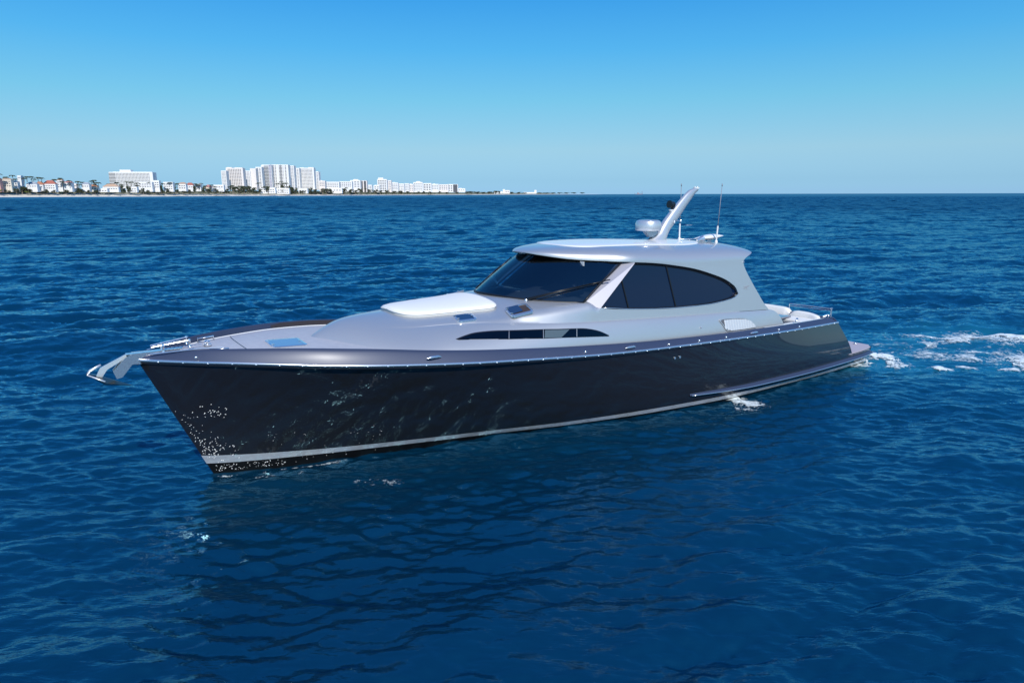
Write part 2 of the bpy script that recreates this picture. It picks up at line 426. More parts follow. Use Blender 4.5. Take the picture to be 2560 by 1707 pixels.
# transom and swim platform
m_ = MB(); rows = []
for z in np.linspace(.50, 1.6, 12):
    s1 = tr_s(min(z, 1.49)) - max(0, z - 1.49) * .6; r = []
    for a in np.linspace(-1, 1, 21):
        w = hull_t(s1, min(z, 1.49)) - max(0, z - 1.49) * .9; r.append(B(s1 + .16 * (1 - a * a), a * w, z))
    rows.append(r)
m_.grid(rows); m_.build('transom', HULLM, yacht, True)
m_ = MB(); P1 = []
for s in np.linspace(17.1, 18.78, 18):
    w = hull_t(min(s, 18.5), .52) - taper(s) - (0 if s < 18.66 else .10); P1.append((s, w))
poly = [B(s, w, .535) for s, w in P1] + [B(s, -w, .535) for s, w in P1[::-1]]
m_.prism(poly, (0, 0, -.035)); plat = m_.build('swim_platform', PLATM, yacht)
m_ = MB(); m_.lathe([(.05, 0), (.05, .03), (.03, .05)], B(18.5, 2.0, .535), 10); m_.build('platform_cleat', STEEL, plat, True)
m_ = MB(); m_.grid([[B(18.72 + .05 * (1 - a * a), a * (hull_t(18.5, z) - taper(18.72)), z) for a in np.linspace(-1, 1, 15)] for z in (-.4, 0, .2, .42, .52)]); m_.build('stern_face', HULLM, yacht, True)
# spray rail
m_ = MB()
for sg in (1, -1):
    rows = []
    for s in np.linspace(10.35, 18.6, 44):
        g = min(1, (s - 10.35) / 2.5) ** .7 * .72; zc0 = .375 - .055 * min(1, (s - 10.35) / 2) + .03 * max(0, (s - 14) / 4.6)
        th_ = hull_t(min(s, 18.5), .4) - taper(s); w = .02 + .11 * g
        rows.append([B(s, sg * (th_ - .02), zc0 + .045 + .04 * g), B(s, sg * (th_ + .01), zc0 + .04 + .035 * g), B(s, sg * (th_ + w - .01), zc0 + .022), B(s, sg * (th_ + w), zc0 + .005), B(s, sg * (th_ + w - .01), zc0 - .018), B(s, sg * (th_ - .03), zc0 - .045)])
    m_.grid(rows, sg < 0)
m_.lr('spray_rail', BANDM, yacht, True, 35)
for sg in (1, -1):
    m_ = MB(); m_.tube([B(s, sg * (hull_t(min(s, 18.5), .4) - taper(s) + .024 + .11 * .72 * min(1, (s - 10.35) / 2.5) ** .7), .372 - .055 * min(1, (s - 10.35) / 2) + .03 * max(0, (s - 14) / 4.6)) for s in np.linspace(10.4, 18.6, 40)], .011, 6); m_.build('spray_rail_edge', STEEL, yacht, True)

SS = list(np.linspace(-1.05, 1, 16)) + list(np.linspace(1.2, 16.66, 70))
# rub rail with its bolt heads
m_ = MB()
for sg in (1, -1):
    m_.tube([B(s, sg * (bs(s) + .012), zs_(s)) for s in SS], .027, 8)
rail = m_.lr('rub_rail', STEEL, yacht, True, 60)
m_ = MB(); m_.lathe([(.019, 0), (.017, .012), (.007, .020)], (0, 0, 0), 6); bolt = m_.build('rail_bolt', STEEL, rail, True, 60)
for sg in (1, -1):
    s = -.75
    while s < 16.4:
        o = bolt.copy(); COL.objects.link(o); o.parent = rail if sg < 0 else [q for q in yacht.children if q.name.startswith('rub_rail')][-1]
        o.location = B(s, sg * (bs(s) + .032), zs_(s) - .012); o.rotation_euler = (sg * math.pi / 2, 0, 0); s += .35
bpy.data.objects.remove(bolt)
m_ = MB()
both([[(s, bs(s) + .006, zs_(s) - .02) for s in SS], [(s, bs(s) + .012, zs_(s) - .045) for s in SS], [(s, bs(s) + .002, zs_(s) - .065) for s in SS]], m_)
m_.lr('rail_moulding', HULLM, yacht, True)
# bulwark: outer band, cap, inner face
m_ = MB(); rows = []
def deckz(s): return capz(s) - .13
for f in (0, .25, .5, .75, 1.0):
    rows.append([(s, bs(s) - .006 + (capt(s) - bs(s) + .006) * f ** 1.1, zs_(s) + .02 + (capz(s) - zs_(s) - .02) * math.sin(f * .9) / math.sin(.9)) for s in SS])
rows.append([(s, max(.008, capt(s) - .025), capz(s) + .006) for s in SS])
rows.append([(s, max(.006, capt(s) - .055), capz(s) - .004) for s in SS])
rows.append([(s, max(.004, capt(s) - .075), deckz(s) - .02) for s in SS])
both(rows, m_); bul = m_.lr('bulwark', BANDM, yacht, True, 50)
m_ = MB()
SL = [s for s in SS if 1.5 < s < 13.4]
both([[(s, capt(s) - .062, capz(s) - .012 - (.03 if i == 0 else 0)) for i, s in enumerate(SL)], [(s, capt(s) - .079, deckz(s) + .012 + (.03 if i == 0 else 0)) for i, s in enumerate(SL)]], m_)
m_.lr('bulwark_liner', LINER, yacht)
# transom top moulding
m_ = MB(); rows = []
for a in np.linspace(-1, 1, 25):
    w = bs(16.6) - .03; so = 16.60 + .13 * (1 - a * a)
    rows.append([B(so + .03, a * w, 1.50), B(so - .01, a * (w - .01), 1.56), B(so - .10, a * (w - .10), 1.63), B(so - .30, a * (w - .14), 1.635), B(so - .34, a * (w - .16), 1.55)])
m_.grid(rows); m_.build('transom_cap', BANDM, yacht, True)
# deck
m_ = MB(); rows = []
for s in list(np.linspace(-.8, 2, 14)) + list(np.linspace(2.3, 13.6, 40)):
    w = max(capt(s) - .07, .01)
    rows.append([B(s, a * w, deckz(s) + .075 * (1 - a * a) * min(1, w / 1.2)) for a in np.linspace(-1, 1, 13)])
m_.grid(rows); deck = m_.build('deck', DECKM, yacht, True)
# light margin line and seam on the foredeck
m_ = MB()
for sg in (1, -1):
    m_.tube([B(s, sg * (capt(s) - .10), deckz(s) + .012) for s in np.linspace(-.1, 4, 24)], .012, 5)
m_.lr('margin_strip', WHITEP, deck)
m_ = MB(); m_.tube([B(.62 + .1 * (a * a), a, deckz(.6) + .077 * (1 - a * a / 1.1)) for a in np.linspace(-.95, .95, 13)], .004, 5); m_.build('deck_seam', RUBBER, deck)

# ---- lower cabin body
ZE = pchip([7.07, 7.25, 7.77, 8.4, 9, 10, 11, 13.9], [3.825, 3.78, 3.695, 3.65, 3.62, 3.52, 3.44, 3.42])
ZR = pchip([7.07, 7.12, 7.2, 7.4, 7.94, 8.76, 9.4, 11.5, 12.9, 13.3, 13.6, 13.9], [3.835, 3.855, 3.875, 3.915, 3.960, 3.990, 3.990, 3.920, 3.875, 3.825, 3.74, 3.62])
RW = pchip([7.07, 7.085, 7.12, 7.2, 7.4, 7.7, 8.0, 8.4, 8.8, 9.1, 9.6, 14], [.0, .16, .30, .47, .745, 1.03, 1.25, 1.49, 1.69, 1.795, 1.82, 1.82])
def tw(s, z): return 1.82 + .14 * (3.45 - z)
tb = pchip([2.02, 2.06, 2.2, 2.42, 2.87, 3.37, 3.8, 5, 7, 10, 14.8], [.0, .22, .42, .74, 1.36, 1.80, 1.98, 2.13, 2.20, 2.25, 2.15])
zc = pchip([2.02, 2.2, 2.5, 2.79, 3.16, 3.57, 4.02, 4.51, 5.01, 5.8, 6.4, 7.0, 9.4, 12.6, 13.8, 14.8], [2.38, 2.49, 2.60, 2.66, 2.60, 2.58, 2.575, 2.575, 2.57, 2.52, 2.47, 2.43, 2.295, 2.14, 2.08, 2.05])
tcr = pchip([2.02, 2.2, 2.5, 2.79, 3.16, 3.57, 4.02, 4.51, 5.01, 5.8, 6.4, 7.0, 8, 9.4, 14.8], [.0, .03, .08, .25, .76, 1.00, 1.17, 1.29, 1.42, 1.70, 1.86, 1.96, 2.02, 2.055, 2.05])
tsh = pchip([2.02, 2.2, 2.5, 2.79, 3.16, 3.57, 4.02, 4.51, 5.01, 5.8, 6.4, 7.0, 7.7], [.0, .02, .06, .20, .70, .92, 1.08, 1.20, 1.32, 1.58, 1.74, 1.84, 1.912])
kk_ = pchip([2.0, 2.5, 3.2, 3.7, 5, 5.7, 6.05, 7, 7.7], [.5, .3, .2, .14, .10, .09, .09, .06, .043])
sill_z = pchip([7.7, 8.0, 8.8, 10.4, 11.56, 12.38, 12.55, 12.68, 12.8], [2.79, 2.66, 2.555, 2.44, 2.42, 2.485, 2.52, 2.60, 2.62])
def zsh(s): return zcen(s) - kk_(s) * tsh(s) ** 2 if s < 7.7 else sill_z(s)
zcen = pchip([2.02, 2.1, 2.2, 2.35, 2.73, 3.25, 3.67, 4.5, 5.3, 5.75, 6.05, 6.4, 7.6, 9, 12.8], [2.38, 2.44, 2.49, 2.56, 2.68, 2.735, 2.752, 2.775, 2.80, 2.835, 2.92, 2.95, 2.95, 2.80, 2.50])
def side_t(s, z):
    z0 = deckz(s) - .05; f = min(max((z - z0) / (zc(s) - z0), 0), 1)
    return tcr(s) + (tb(s) - tcr(s)) * (1 - f ** 1.6) ** .75
def body_section(s):
    r = []; z0 = deckz(s) - .05
    for f in 1 - np.linspace(1, 0, 13) ** 1.5: z = z0 + (zc(s) - z0) * f; r.append((s, side_t(s, z), z))
    k = min(1, max(0, (s - 5.0) / 2.5)); tS = tsh(s) if s < 7.7 else tw(s, zsh(s)); zS = zsh(s)
    t2 = (tcr(s) - .006) * (1 - k) + min(tw(s, zc(s)), tcr(s) - .02) * k; z2 = zc(s) + .008
    r.append((s, t2, z2))
    A_ = Vector((t2, z2)); S_ = Vector((tS, zS)); C_ = Vector((0, zcen(s)))
    kb = .999 if s > 7.9 else .55
    E_ = A_.lerp(S_, kb); G_ = S_.lerp(C_, .10 if s < 7.9 else .02); G_.y += (.012 if s < 7.9 else 0)
    for f in (.33, .66): p = A_.lerp(E_, f); r.append((s, p.x, p.y))
    for f in np.linspace(0, 1, 7): p = E_ * (1 - f) ** 2 + S_ * 2 * f * (1 - f) + G_ * f * f; r.append((s, p.x, p.y))
    for f in np.linspace(.15, 1, 9):
        p = G_.lerp(C_, f); ke = (C_.y - G_.y) / max(G_.x ** 2, 1e-6); r.append((s, p.x, C_.y - ke * p.x ** 2))
    w = min(max((s - 3.05) / 1.3, 0), 1); w = w * w * (3 - 2 * w)          # the nose is one smooth rounded form
    if w < 1:
        T_ = tb(s); o = []
        for i, (a, t, z) in enumerate(r):
            zz = z0 + (zcen(s) - z0) * max(0, 1 - min(1, max(t, 0) / max(T_, 1e-4)) ** 1.6) ** .8; o.append((a, t, zz * (1 - w) + z * w))
        r = o
    return r
m_ = MB(); rows = [body_section(s) for s in list(2.02 + 1.6 * np.linspace(0, 1, 22) ** 1.8) + list(np.linspace(3.7, 7.7, 46)) + list(np.linspace(7.75, 12.68, 50))]
both(rows, m_)
cabin = m_.build('cabin', SILVER, yacht, True, 32)
# coaming from the cabin to the cockpit
def plate(mb, outline, tf, thick, n=0):
    "outline in (s,z) laid on the surface t = tf(s,z) and given thickness towards the centre line; port and starboard"
    pts = [Vector((a, c)) for a, c in outline]
    xs = [p.x for p in pts]; ys = [p.y for p in pts]; vs = list(pts); nb = len(pts); ed = [(i, (i + 1) % nb) for i in range(nb)]
    if n:
        for a in np.arange(min(xs), max(xs), n):
            for c in np.arange(min(ys), max(ys), n): vs.append(Vector((a + .0001, c + .0003)))
    v2, e2, f2, *_ = delaunay_2d_cdt(vs, ed, [list(range(nb))], 1, 1e-5)
    for sg in (1, -1):
        V = [B(p.x, sg * tf(p.x, p.y), p.y) for p in v2]; Vi = [B(p.x, sg * (tf(p.x, p.y) - thick), p.y) for p in v2]; k = len(V)
        Fc = [tuple(f) for f in f2] + [tuple(i + k for i in f)[::-1] for f in f2]
        cnt = {}
        for f in f2:
            for i in range(len(f)):
                a, c = f[i], f[(i + 1) % len(f)]; key = (min(a, c), max(a, c)); cnt[key] = cnt.get(key, 0) + 1
        for (a, c), q in cnt.items():
            if q == 1: Fc.append((a, c, c + k, a + k))
        mb.add(V + Vi, Fc)
    return mb
def smooth_poly(pts, n=6, closed=True):
    out = []; N = len(pts)
    for i in range(N if closed else N - 1):
        p0, p1, p2, p3 = (pts[(i + d) % N] if closed else pts[min(max(i + d, 0), N - 1)] for d in (-1, 0, 1, 2))
        for j in range(n):
            t = j / n
            out.append(tuple(.5 * (2 * p1[a] + (p2[a] - p0[a]) * t + (2 * p0[a] - 5 * p1[a] + 4 * p2[a] - p3[a]) * t * t + (3 * p1[a] - p0[a] - 3 * p2[a] + p3[a]) * t ** 3) for a in range(len(p1))))
    if not closed: out.append(tuple(pts[-1]))
    return out
end = smooth_poly([(13.85, 2.075), (14.05, 2.05), (14.2, 1.96), (14.33, 1.83), (14.47, 1.62), (14.66, 1.40), (14.74, 1.25)], 5, False)
m_ = MB(); plate(m_, [(12.68, 1.25), (12.68, zc(12.68))] + [(s, zc(s)) for s in (13.1, 13.5)] + end, side_t, .16, .12)
m_.lr('coaming', SILVER, yacht, True, 32)

# ---- hardtop shell with the quarter panels
PEXP = 2.7
def shell(s, v):
    w, ze, zr = RW(s), ZE(s), ZR(s)
    if v <= 0: z = ze + v; return (s, w + (tw(s, z) - w) * min(max((s - 8.4) / .9, 0), 1), z)
    f = min(v, 1) * math.pi / 2
    w0 = w + (tw(s, ze) - w) * min(max((s - 8.4) / .9, 0), 1)
    return (s, w0 * max(math.cos(f), 0) ** (2 / PEXP), ze + (zr - ze) * math.sin(f) ** (2 / PEXP))
def v_of(s, z):
    ze, zr = ZE(s), ZR(s)
    if z <= ze: return z - ze
    return math.asin(min(1, ((z - ze) / (zr - ze))) ** (PEXP / 2)) / (math.pi / 2)
SV = 2.0
arch = smooth_poly([(9.0, 3.615), (9.6, 3.565), (10.17, 3.495), (11.06, 3.345), (11.78, 3.15), (12.2, 3.005), (12.45, 2.875), (12.60, 2.765), (12.68, 2.62)], 5, False)
trail = smooth_poly([(13.93, 2.075), (13.72, 2.28), (13.48, 2.58), (13.22, 2.92), (13.04, 3.18), (12.96, 3.36), (13.00, 3.47), (13.18, 3.55), (13.46, 3.62)], 4, False)
O = [(s, 0.0) for s in 7.07 + 1.93 * np.linspace(0, 1, 30)[:-1] ** 1.8]
O += [(s, v_of(s, z)) for s, z in arch]
O += [(12.68, zc(12.68) + .01 - ZE(12.68))] + [(s, zc(s) + .01 - ZE(s)) for s in (13.0, 13.3, 13.6)]
O += [(s, v_of(s, z)) for s, z in trail]
va = O[-1][1]
O += [(13.46 + .18 * math.sin((v - va) / (1 - va) * math.pi / 2), v) for v in np.linspace(va, 1, 14)[1:]]
O += [(s, 1.0) for s in (13.2, 12.8, 12.2, 11.6, 11, 10.4, 9.8, 9.2, 8.6, 8.1, 7.7, 7.4, 7.25, 7.15)]
vs = [Vector((a, c * (SV if c > 0 else 1))) for a, c in O]; nb = len(vs)
for a in list(7.07 + 1.05 * np.linspace(.05, 1, 16) ** 1.6) + list(np.arange(8.2, 13.6, .13)):
    for c in list(np.arange(.02, .99, .05)): vs.append(Vector((a, c * SV)))
    for c in np.arange(-1.35, 0, .1): vs.append(Vector((a, c)))
v2, e2, f2, *_ = delaunay_2d_cdt(vs, [(i, (i + 1) % nb) for i in range(nb)], [list(range(nb))], 1, 1e-6)
m_ = MB()
for sg in (1, -1):
    V = []
    for p in v2:
        q = shell(p.x, p.y / SV if p.y > 0 else p.y); V.append(B(q[0], sg * q[1], q[2]))
    m_.add(V, [tuple(f) if sg > 0 else tuple(f)[::-1] for f in f2])
hard = m_.build('hardtop', SILVER, yacht, True, 40)
sol = hard.modifiers.new('thickness', 'SOLIDIFY'); sol.thickness = .05; sol.offset = -1; es_ = hard.modifiers.new('edges', 'EDGE_SPLIT'); es_.split_angle = math.radians(40)
# roof centre panel, coloured white to paint in the sun on the flat top
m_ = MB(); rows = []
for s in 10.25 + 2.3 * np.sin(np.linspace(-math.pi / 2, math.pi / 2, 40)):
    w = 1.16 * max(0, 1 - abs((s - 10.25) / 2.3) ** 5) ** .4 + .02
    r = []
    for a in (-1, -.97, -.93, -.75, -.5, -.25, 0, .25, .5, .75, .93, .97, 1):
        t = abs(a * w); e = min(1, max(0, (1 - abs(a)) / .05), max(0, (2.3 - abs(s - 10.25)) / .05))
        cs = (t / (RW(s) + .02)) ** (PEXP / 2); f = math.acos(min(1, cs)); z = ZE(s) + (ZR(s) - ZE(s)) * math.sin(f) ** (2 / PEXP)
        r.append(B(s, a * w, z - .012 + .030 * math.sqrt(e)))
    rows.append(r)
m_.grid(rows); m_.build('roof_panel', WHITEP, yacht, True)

# ---- windshield
def wsb(t): return (6.03 + .50 * t * t, t, 2.958 - .09 * t * t + .014 * t ** 4)
def wst(t): return (7.30 + .55 * t * t, t, 3.77 - .045 * t * t)
m_ = MB(); rows = []
for f in np.linspace(0, 1, 10):
    r = []
    for a in np.linspace(-1, 1, 41):
        p = Vector(wsb(a * 1.76)).lerp(Vector(wst(a * 1.66)), f); p.x -= .035 * math.sin(math.pi * f); r.append(B(*p))
    rows.append(r)
m_.grid(rows); ws = m_.build('windshield', GLASS, yacht, True)
m_ = MB()
m_.tube([B(*(Vector(wsb(a * 1.77)) + Vector((-.012, 0, -.01)))) for a in np.linspace(-1, 1, 41)], .024, 6)
for sg in (1, -1): m_.tube([B(*(Vector(wsb(sg * 1.765)).lerp(Vector(wst(sg * 1.665)), f) - Vector((.035 * math.sin(math.pi * f), 0, 0)))) for f in np.linspace(0, 1, 10)], .022, 6)
m_.tube([B(*wst(a * 1.66)) for a in np.linspace(-1, 1, 41)], .03, 6)
m_.build('window_seal', RUBBER, ws, True)
# dark interior roof lining and seats seen through the glass
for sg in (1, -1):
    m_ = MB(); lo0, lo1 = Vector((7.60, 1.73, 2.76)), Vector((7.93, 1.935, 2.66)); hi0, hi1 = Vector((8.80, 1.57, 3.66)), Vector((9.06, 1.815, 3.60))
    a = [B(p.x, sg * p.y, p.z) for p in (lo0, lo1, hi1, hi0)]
    m_.prism(a, (0.02, sg * .05, -.01)); m_.build('windshield_pillar', mat('pillar_shade_silver', (.33, .33, .38), .5, .5, coat=.3, coat_rough=.2), yacht)  # cabin silver darkened to paint the shade on the forward-facing pillar
m_ = MB(); rows = []
for s in np.linspace(7.6, 12.6, 12): rows.append([B(s, a * (RW(s) - .15), ZE(s) + .03) for a in np.linspace(-1, 1, 5)])
m_.grid(rows); m_.build('headliner', INTM, yacht)
m_ = MB()
for s0 in (12.7,): m_.box(B(s0, 0, 2.9), (.05, 3.5, 1.3))
m_.build('aft_bulkhead', INTM, yacht)
for tt in (.75, -.75):
    m_ = MB(); m_.box(B(9.3, tt, 2.95), (.16, .62, .62), Matrix.Rotation(.15, 3, 'Y'), .85); m_.box(B(9.0, tt, 2.72), (.6, .62, .14)); m_.box(B(9.38, tt, 3.32), (.12, .34, .18), Matrix.Rotation(.15, 3, 'Y'), .8)
    o = m_.build('helm_seat', GREYV, yacht); bv = o.modifiers.new('round', 'BEVEL'); bv.width = .05; bv.segments = 3
m_ = MB(); m_.lathe([(.19, -.012), (.205, 0), (.19, .012), (.165, .012), (.16, 0), (.165, -.012)], B(8.25, .75, 3.02), 20, Matrix.Rotation(-1.0, 3, 'Y')); m_.build('steering_wheel', DARKM, yacht, True)
m_ = MB(); m_.box(B(7.75, .75, 2.93), (.5, 1.1, .16), Matrix.Rotation(-.2, 3, 'Y')); o = m_.build('instrument_panel', DARKM, yacht); bv = o.modifiers.new('round', 'BEVEL'); bv.width = .04; bv.segments = 3
m_ = MB(); m_.box(B(6.75, .15, 2.955), (.26, .34, .008)); m_.build('chart_sheet', WHITEP, yacht)
m_ = MB(); m_.box(B(7.95, 1.25, 3.60), (.01, .14, .10)); m_.build('permit_sticker', WHITEP, yacht)
# wipers
for t0, tdir in ((1.06, 1), (-1.05, 1)):
    p0 = Vector(wsb(t0)); m_ = MB()
    base = p0 + Vector((-.07, 0, .0)); m_.lathe([(.035, -.03), (.035, .0), (.018, .02)], B(*base), 10)
    wroot = m_.build('wiper', STEEL, yacht, True, 40)
    e0 = Vector(wsb(t0 + .25)).lerp(Vector(wst(t0 + .25)), .28) + Vector((-.09, 0, .02)); e1 = Vector(wsb(t0 + .62 if t0 > 0 else -.85)).lerp(Vector(wst(t0 + .62 if t0 > 0 else -.85)), .45 if t0 > 0 else .62) + Vector((-.09, 0, .02))
    m_ = MB(); m_.tube([B(*(base + Vector((-.01, 0, .015)))), B(*e1)], [.018, .010], 6)
    m_.tube([B(*(base + Vector((-.01, .07, .015)))), B(*(e1 + Vector((0, .03, -.02))))], [.014, .009], 6)
    d = (e1 - base).normalized()
    m_.tube([B(*(e1 - d * .42 + Vector((.03, -.02, -.01)))), B(*(e1 + d * .30 + Vector((.03, .04, .0))))], .014, 6)
    m_.build('wiper_arm', DARKM, wroot, True)

# ---- side windows
sill = [(7.93, 2.74), (7.965, 2.69), (8.02, 2.665), (8.2, 2.645), (8.8, 2.565), (9.6, 2.495), (10.4, 2.45), (11.0, 2.432), (11.56, 2.43), (12.1, 2.46), (12.38, 2.49), (12.55, 2.525), (12.64, 2.565)]
top_ = [(12.68, 2.625), (12.60, 2.765), (12.45, 2.875), (12.2, 3.005), (11.78, 3.15), (11.06, 3.345), (10.17, 3.495), (9.6, 3.565), (9.0, 3.615)]
win = sill + smooth_poly(top_, 4, False)
def glass_t(s, z): return tw(s, z) - .085
def topz(s): return float(np.interp(s, [9.0, 9.6, 10.17, 11.06, 11.78, 12.2, 12.45, 12.60, 12.68], [3.615, 3.565, 3.495, 3.345, 3.14, 3.005, 2.875, 2.765, 2.64]))
def botz(s): return float(np.interp(s, [a for a, c in sill], [c for a, c in sill]))
# pane outlines between mullions
def mull(sb, st): return (sb, botz(sb) - .03), (st, topz(st) + .05)
M1, M2 = mull(8.85, 8.98), mull(10.42, 10.14)
M1 = ((8.86, botz(8.86) - .03), (8.66, 3.36))
panes = [
    [(7.9, 2.72), (7.96, 2.64), (8.1, 2.62), M1[0], M1[1]],
    [M1[0]] + [(s, botz(s) - .03) for s in (9.3, 9.8, 10.2)] + [M2[0], M2[1]] + [(s, topz(s) + .05) for s in (9.8, 9.4, 9.05)] + [M1[1]],
    [M2[0]] + [(s, botz(s) - .03) for s in (10.9, 11.4, 11.9, 12.3, 12.6)] + [(12.74, 2.56), (12.72, 2.66)] + [(s + .03, topz(s) + .05) for s in (12.55, 12.4, 12.1, 11.8, 11.4, 11.0, 10.6)] + [M2[1]]]
for pn in panes:
    for sg in (1, -1):
        m_ = MB(); pts = [Vector(p) for p in pn]; k = len(pts)
        v2, e2, f2, *_ = delaunay_2d_cdt(pts + [Vector((a, c)) for a in np.arange(7.9, 12.9, .4) for c in np.arange(2.45, 3.7, .2)], [(i, (i + 1) % k) for i in range(k)], [list(range(k))], 1, 1e-5)
        m_.add([B(p.x, sg * glass_t(p.x, p.y), p.y) for p in v2], [tuple(f) for f in f2]); m_.build('side_window', TINT, yacht, True)
for (a, c) in (M1, M2):
    for sg in (1, -1):
        m_ = MB(); m_.tube([B(a[0] + (c[0] - a[0]) * f, sg * (glass_t(0, a[1] + (c[1] - a[1]) * f) + .006), a[1] + (c[1] - a[1]) * f) for f in np.linspace(0, 1, 5)], .022, 6)
        m_.build('window_mullion', RUBBER, yacht)
# black reveal lining round the opening; its thicker top edge paints in the arch's shade
for sg in (1, -1):
    m_ = MB(); outl = sill[1:] + smooth_poly(top_, 4, False)
    m_.grid([[B(s, sg * (tw(s, z) - .004), z) for s, z in outl], [B(s, sg * (tw(s, z) - .11), z) for s, z in outl]])
    m_.tube([B(s, sg * (tw(s, z) - .075), z - .03 if z > 2.75 else z + .01) for s, z in outl], [.034 if z > 2.75 else .014 for s, z in outl], 6)
    m_.build('window_reveal', RUBBER, yacht)
    m_ = MB(); m_.tube([B(s, sg * (tw(s, z) + .002), z) for s, z in sill[2:] + [(12.69, 2.61)]], .010, 6); m_.build('window_trim', STEEL, yacht, True)

# ---- long hull-side cabin windows
lw_top = smooth_poly([(4.33, 2.372), (4.57, 2.412), (4.81, 2.438), (5.18, 2.440), (5.54, 2.422), (6.32, 2.378), (6.69, 2.350), (7.15, 2.318), (7.43, 2.285), (7.74, 2.205), (8.00, 2.082)], 4, False)
lw_bot = [(7.98, 2.062), (7.09, 2.140), (6.24, 2.205), (5.44, 2.272), (4.38, 2.354)]
def lt(s): return float(np.interp(s, [a for a, c in lw_top], [c for a, c in lw_top]))
def lb(s): return float(np.interp(s, [a for a, c in lw_bot][::-1], [c for a, c in lw_bot][::-1]))
m_ = MB(); plate(m_, lw_top + lw_bot, lambda s, z: side_t(s, z) + .006, .02, .15); m_.lr('long_window_frame', RUBBER, yacht)
cB = [4.40, 5.44, 6.24, 7.09, 7.95]; cT = [4.42, 5.54, 6.32, 7.15, 7.96]
for i in range(4):
    for sg in (1, -1):
        rows = []
        for f in np.linspace(0, 1, 12):
            a0 = cB[i] + .012 + (cB[i + 1] - cB[i] - .024) * f; a1 = cT[i] + .012 + (cT[i + 1] - cT[i] - .024) * f
            z0, z1 = lb(a0) + .012, max(lt(a1) - .014, lb(a0) + .014)
            rows.append([B(a0 + (a1 - a0) * g, sg * (side_t(a0 + (a1 - a0) * g, z0 + (z1 - z0) * g) + .011), z0 + (z1 - z0) * g) for g in (0, .5, 1)])
        m_ = MB(); m_.grid(rows); m_.build('cabin_window', TINT2, yacht, True)
    if i:
        m_ = MB()
        for sg in (1, -1): m_.tube([B(cB[i], sg * (side_t(cB[i], lb(cB[i])) + .012), lb(cB[i]) + .01), B(cT[i], sg * (side_t(cT[i], lt(cT[i])) + .012), lt(cT[i]) - .01)], .007, 5)
        m_.lr('window_divider', SILVER, yacht)
m_ = MB(); rows = []
for f in np.linspace(0, 1, 7):
    a0, a1 = 6.27 + .42 * f, 6.345 + .60 * f; rows.append([B(a0 + (a1 - a0) * g, side_t(a0 + (a1 - a0) * g, lb(a0) + .014 + (lt(a1) - lb(a0) - .03) * g) + .016, lb(a0) + .014 + (lt(a1) - lb(a0) - .03) * g) for g in (0, .33, .66, 1)])
m_.grid(rows); m_.build('window_blind', mat('pale_blind', (.085, .115, .125), .3, coat=1), yacht, label='pale grey blind half drawn behind one long window')

# ---- engine vent with louvres
vo = smooth_poly([(11.76, 2.045), (12.25, 2.03), (12.72, 1.985), (12.95, 1.90), (13.20, 1.70), (13.1, 1.665), (12.6, 1.675), (12.08, 1.70), (11.95, 1.76), (11.83, 1.90)], 4)
m_ = MB(); plate(m_, vo, lambda s, z: side_t(s, z) + .022, .04, .1); m_.lr('vent_frame', SILVER, yacht, True, 40)
m_ = MB(); plate(m_, [(12.47 + (a - 12.47) * .95, 1.865 + (c - 1.865) * .90) for a, c in vo], lambda s, z: side_t(s, z) + .024, .02, .1); m_.lr('vent_gap_shade', mat('vent_shadow_grey', (.10, .10, .11), .5), yacht)  # dark sheet paints the shade seen in the gaps between louvres
vi = [(12.45 + (a - 12.45) * .93, 1.86 + (c - 1.86) * .86) for a, c in vo]
def vbot(s): return float(np.interp(s, [11.74, 11.82, 11.92, 12.1, 12.6, 13.1], [1.99, 1.85, 1.765, 1.72, 1.70, 1.695]))
def vtop(s): return float(np.interp(s, [11.8, 12.25, 12.72, 12.95, 13.12], [2.02, 2.005, 1.96, 1.885, 1.75]))
for sg in (1, -1):
    m_ = MB()
    for i in range(12):
        s = 11.90 + i * .103; a, c = max(vbot(s), vbot(s + .01)) + .012, vtop(s)
        m_.prism([B(s, sg * (side_t(s, a) + .026), a), B(s + .072, sg * (side_t(s, a) + .030), a), B(s + .072, sg * (side_t(s, c) + .030), vtop(s + .072)), B(s, sg * (side_t(s, c) + .026), c)], (.022, -sg * .018, 0))
    m_.build('vent_louvres', STEEL if False else mat('louvre_paint', (.62, .63, .65), .35, .3), yacht)
# emblem, drain fittings
m_ = MB()
ez, es = 2.735, 13.03
for k2, (dx_, dz_, w_, h_) in enumerate([(-.10, -.03, .05, .02), (-.07, .01, .07, .03), (-.01, .0, .06, .065), (.05, .02, .06, .03), (.09, .035, .05, .018), (.0, -.045, .10, .012)]):
    s, z = es + dx_, ez + dz_; m_.box(B(s, tw(s, z) + .002, z), (w_, .008, h_), Matrix.Rotation(.08, 3, 'X'))
m_.build('emblem', mat('emblem_grey', (.42, .44, .47), .4, .3), yacht)
for s, z in ((9.66, 1.42), (9.82, 1.425)):
    m_ = MB(); m_.lathe([(.03, 0), (.03, .012), (.012, .014)], B(s, hull_t(s, z) + .0, z), 12, Matrix.Rotation(math.pi / 2, 3, 'X')); m_.build('hull_fitting', STEEL, yacht, True, 40)
for s, z in ((12.95, 3.40), (11.0, 1.93)):
    m_ = MB(); f_ = tw if z > 3 else side_t
    m_.lathe([(.022, 0), (.02, .02), (.01, .03)], B(s, f_(s, z), z), 10, Matrix.Rotation(math.pi / 2, 3, 'X')); m_.build('side_lamp', STEEL, yacht, True, 40)
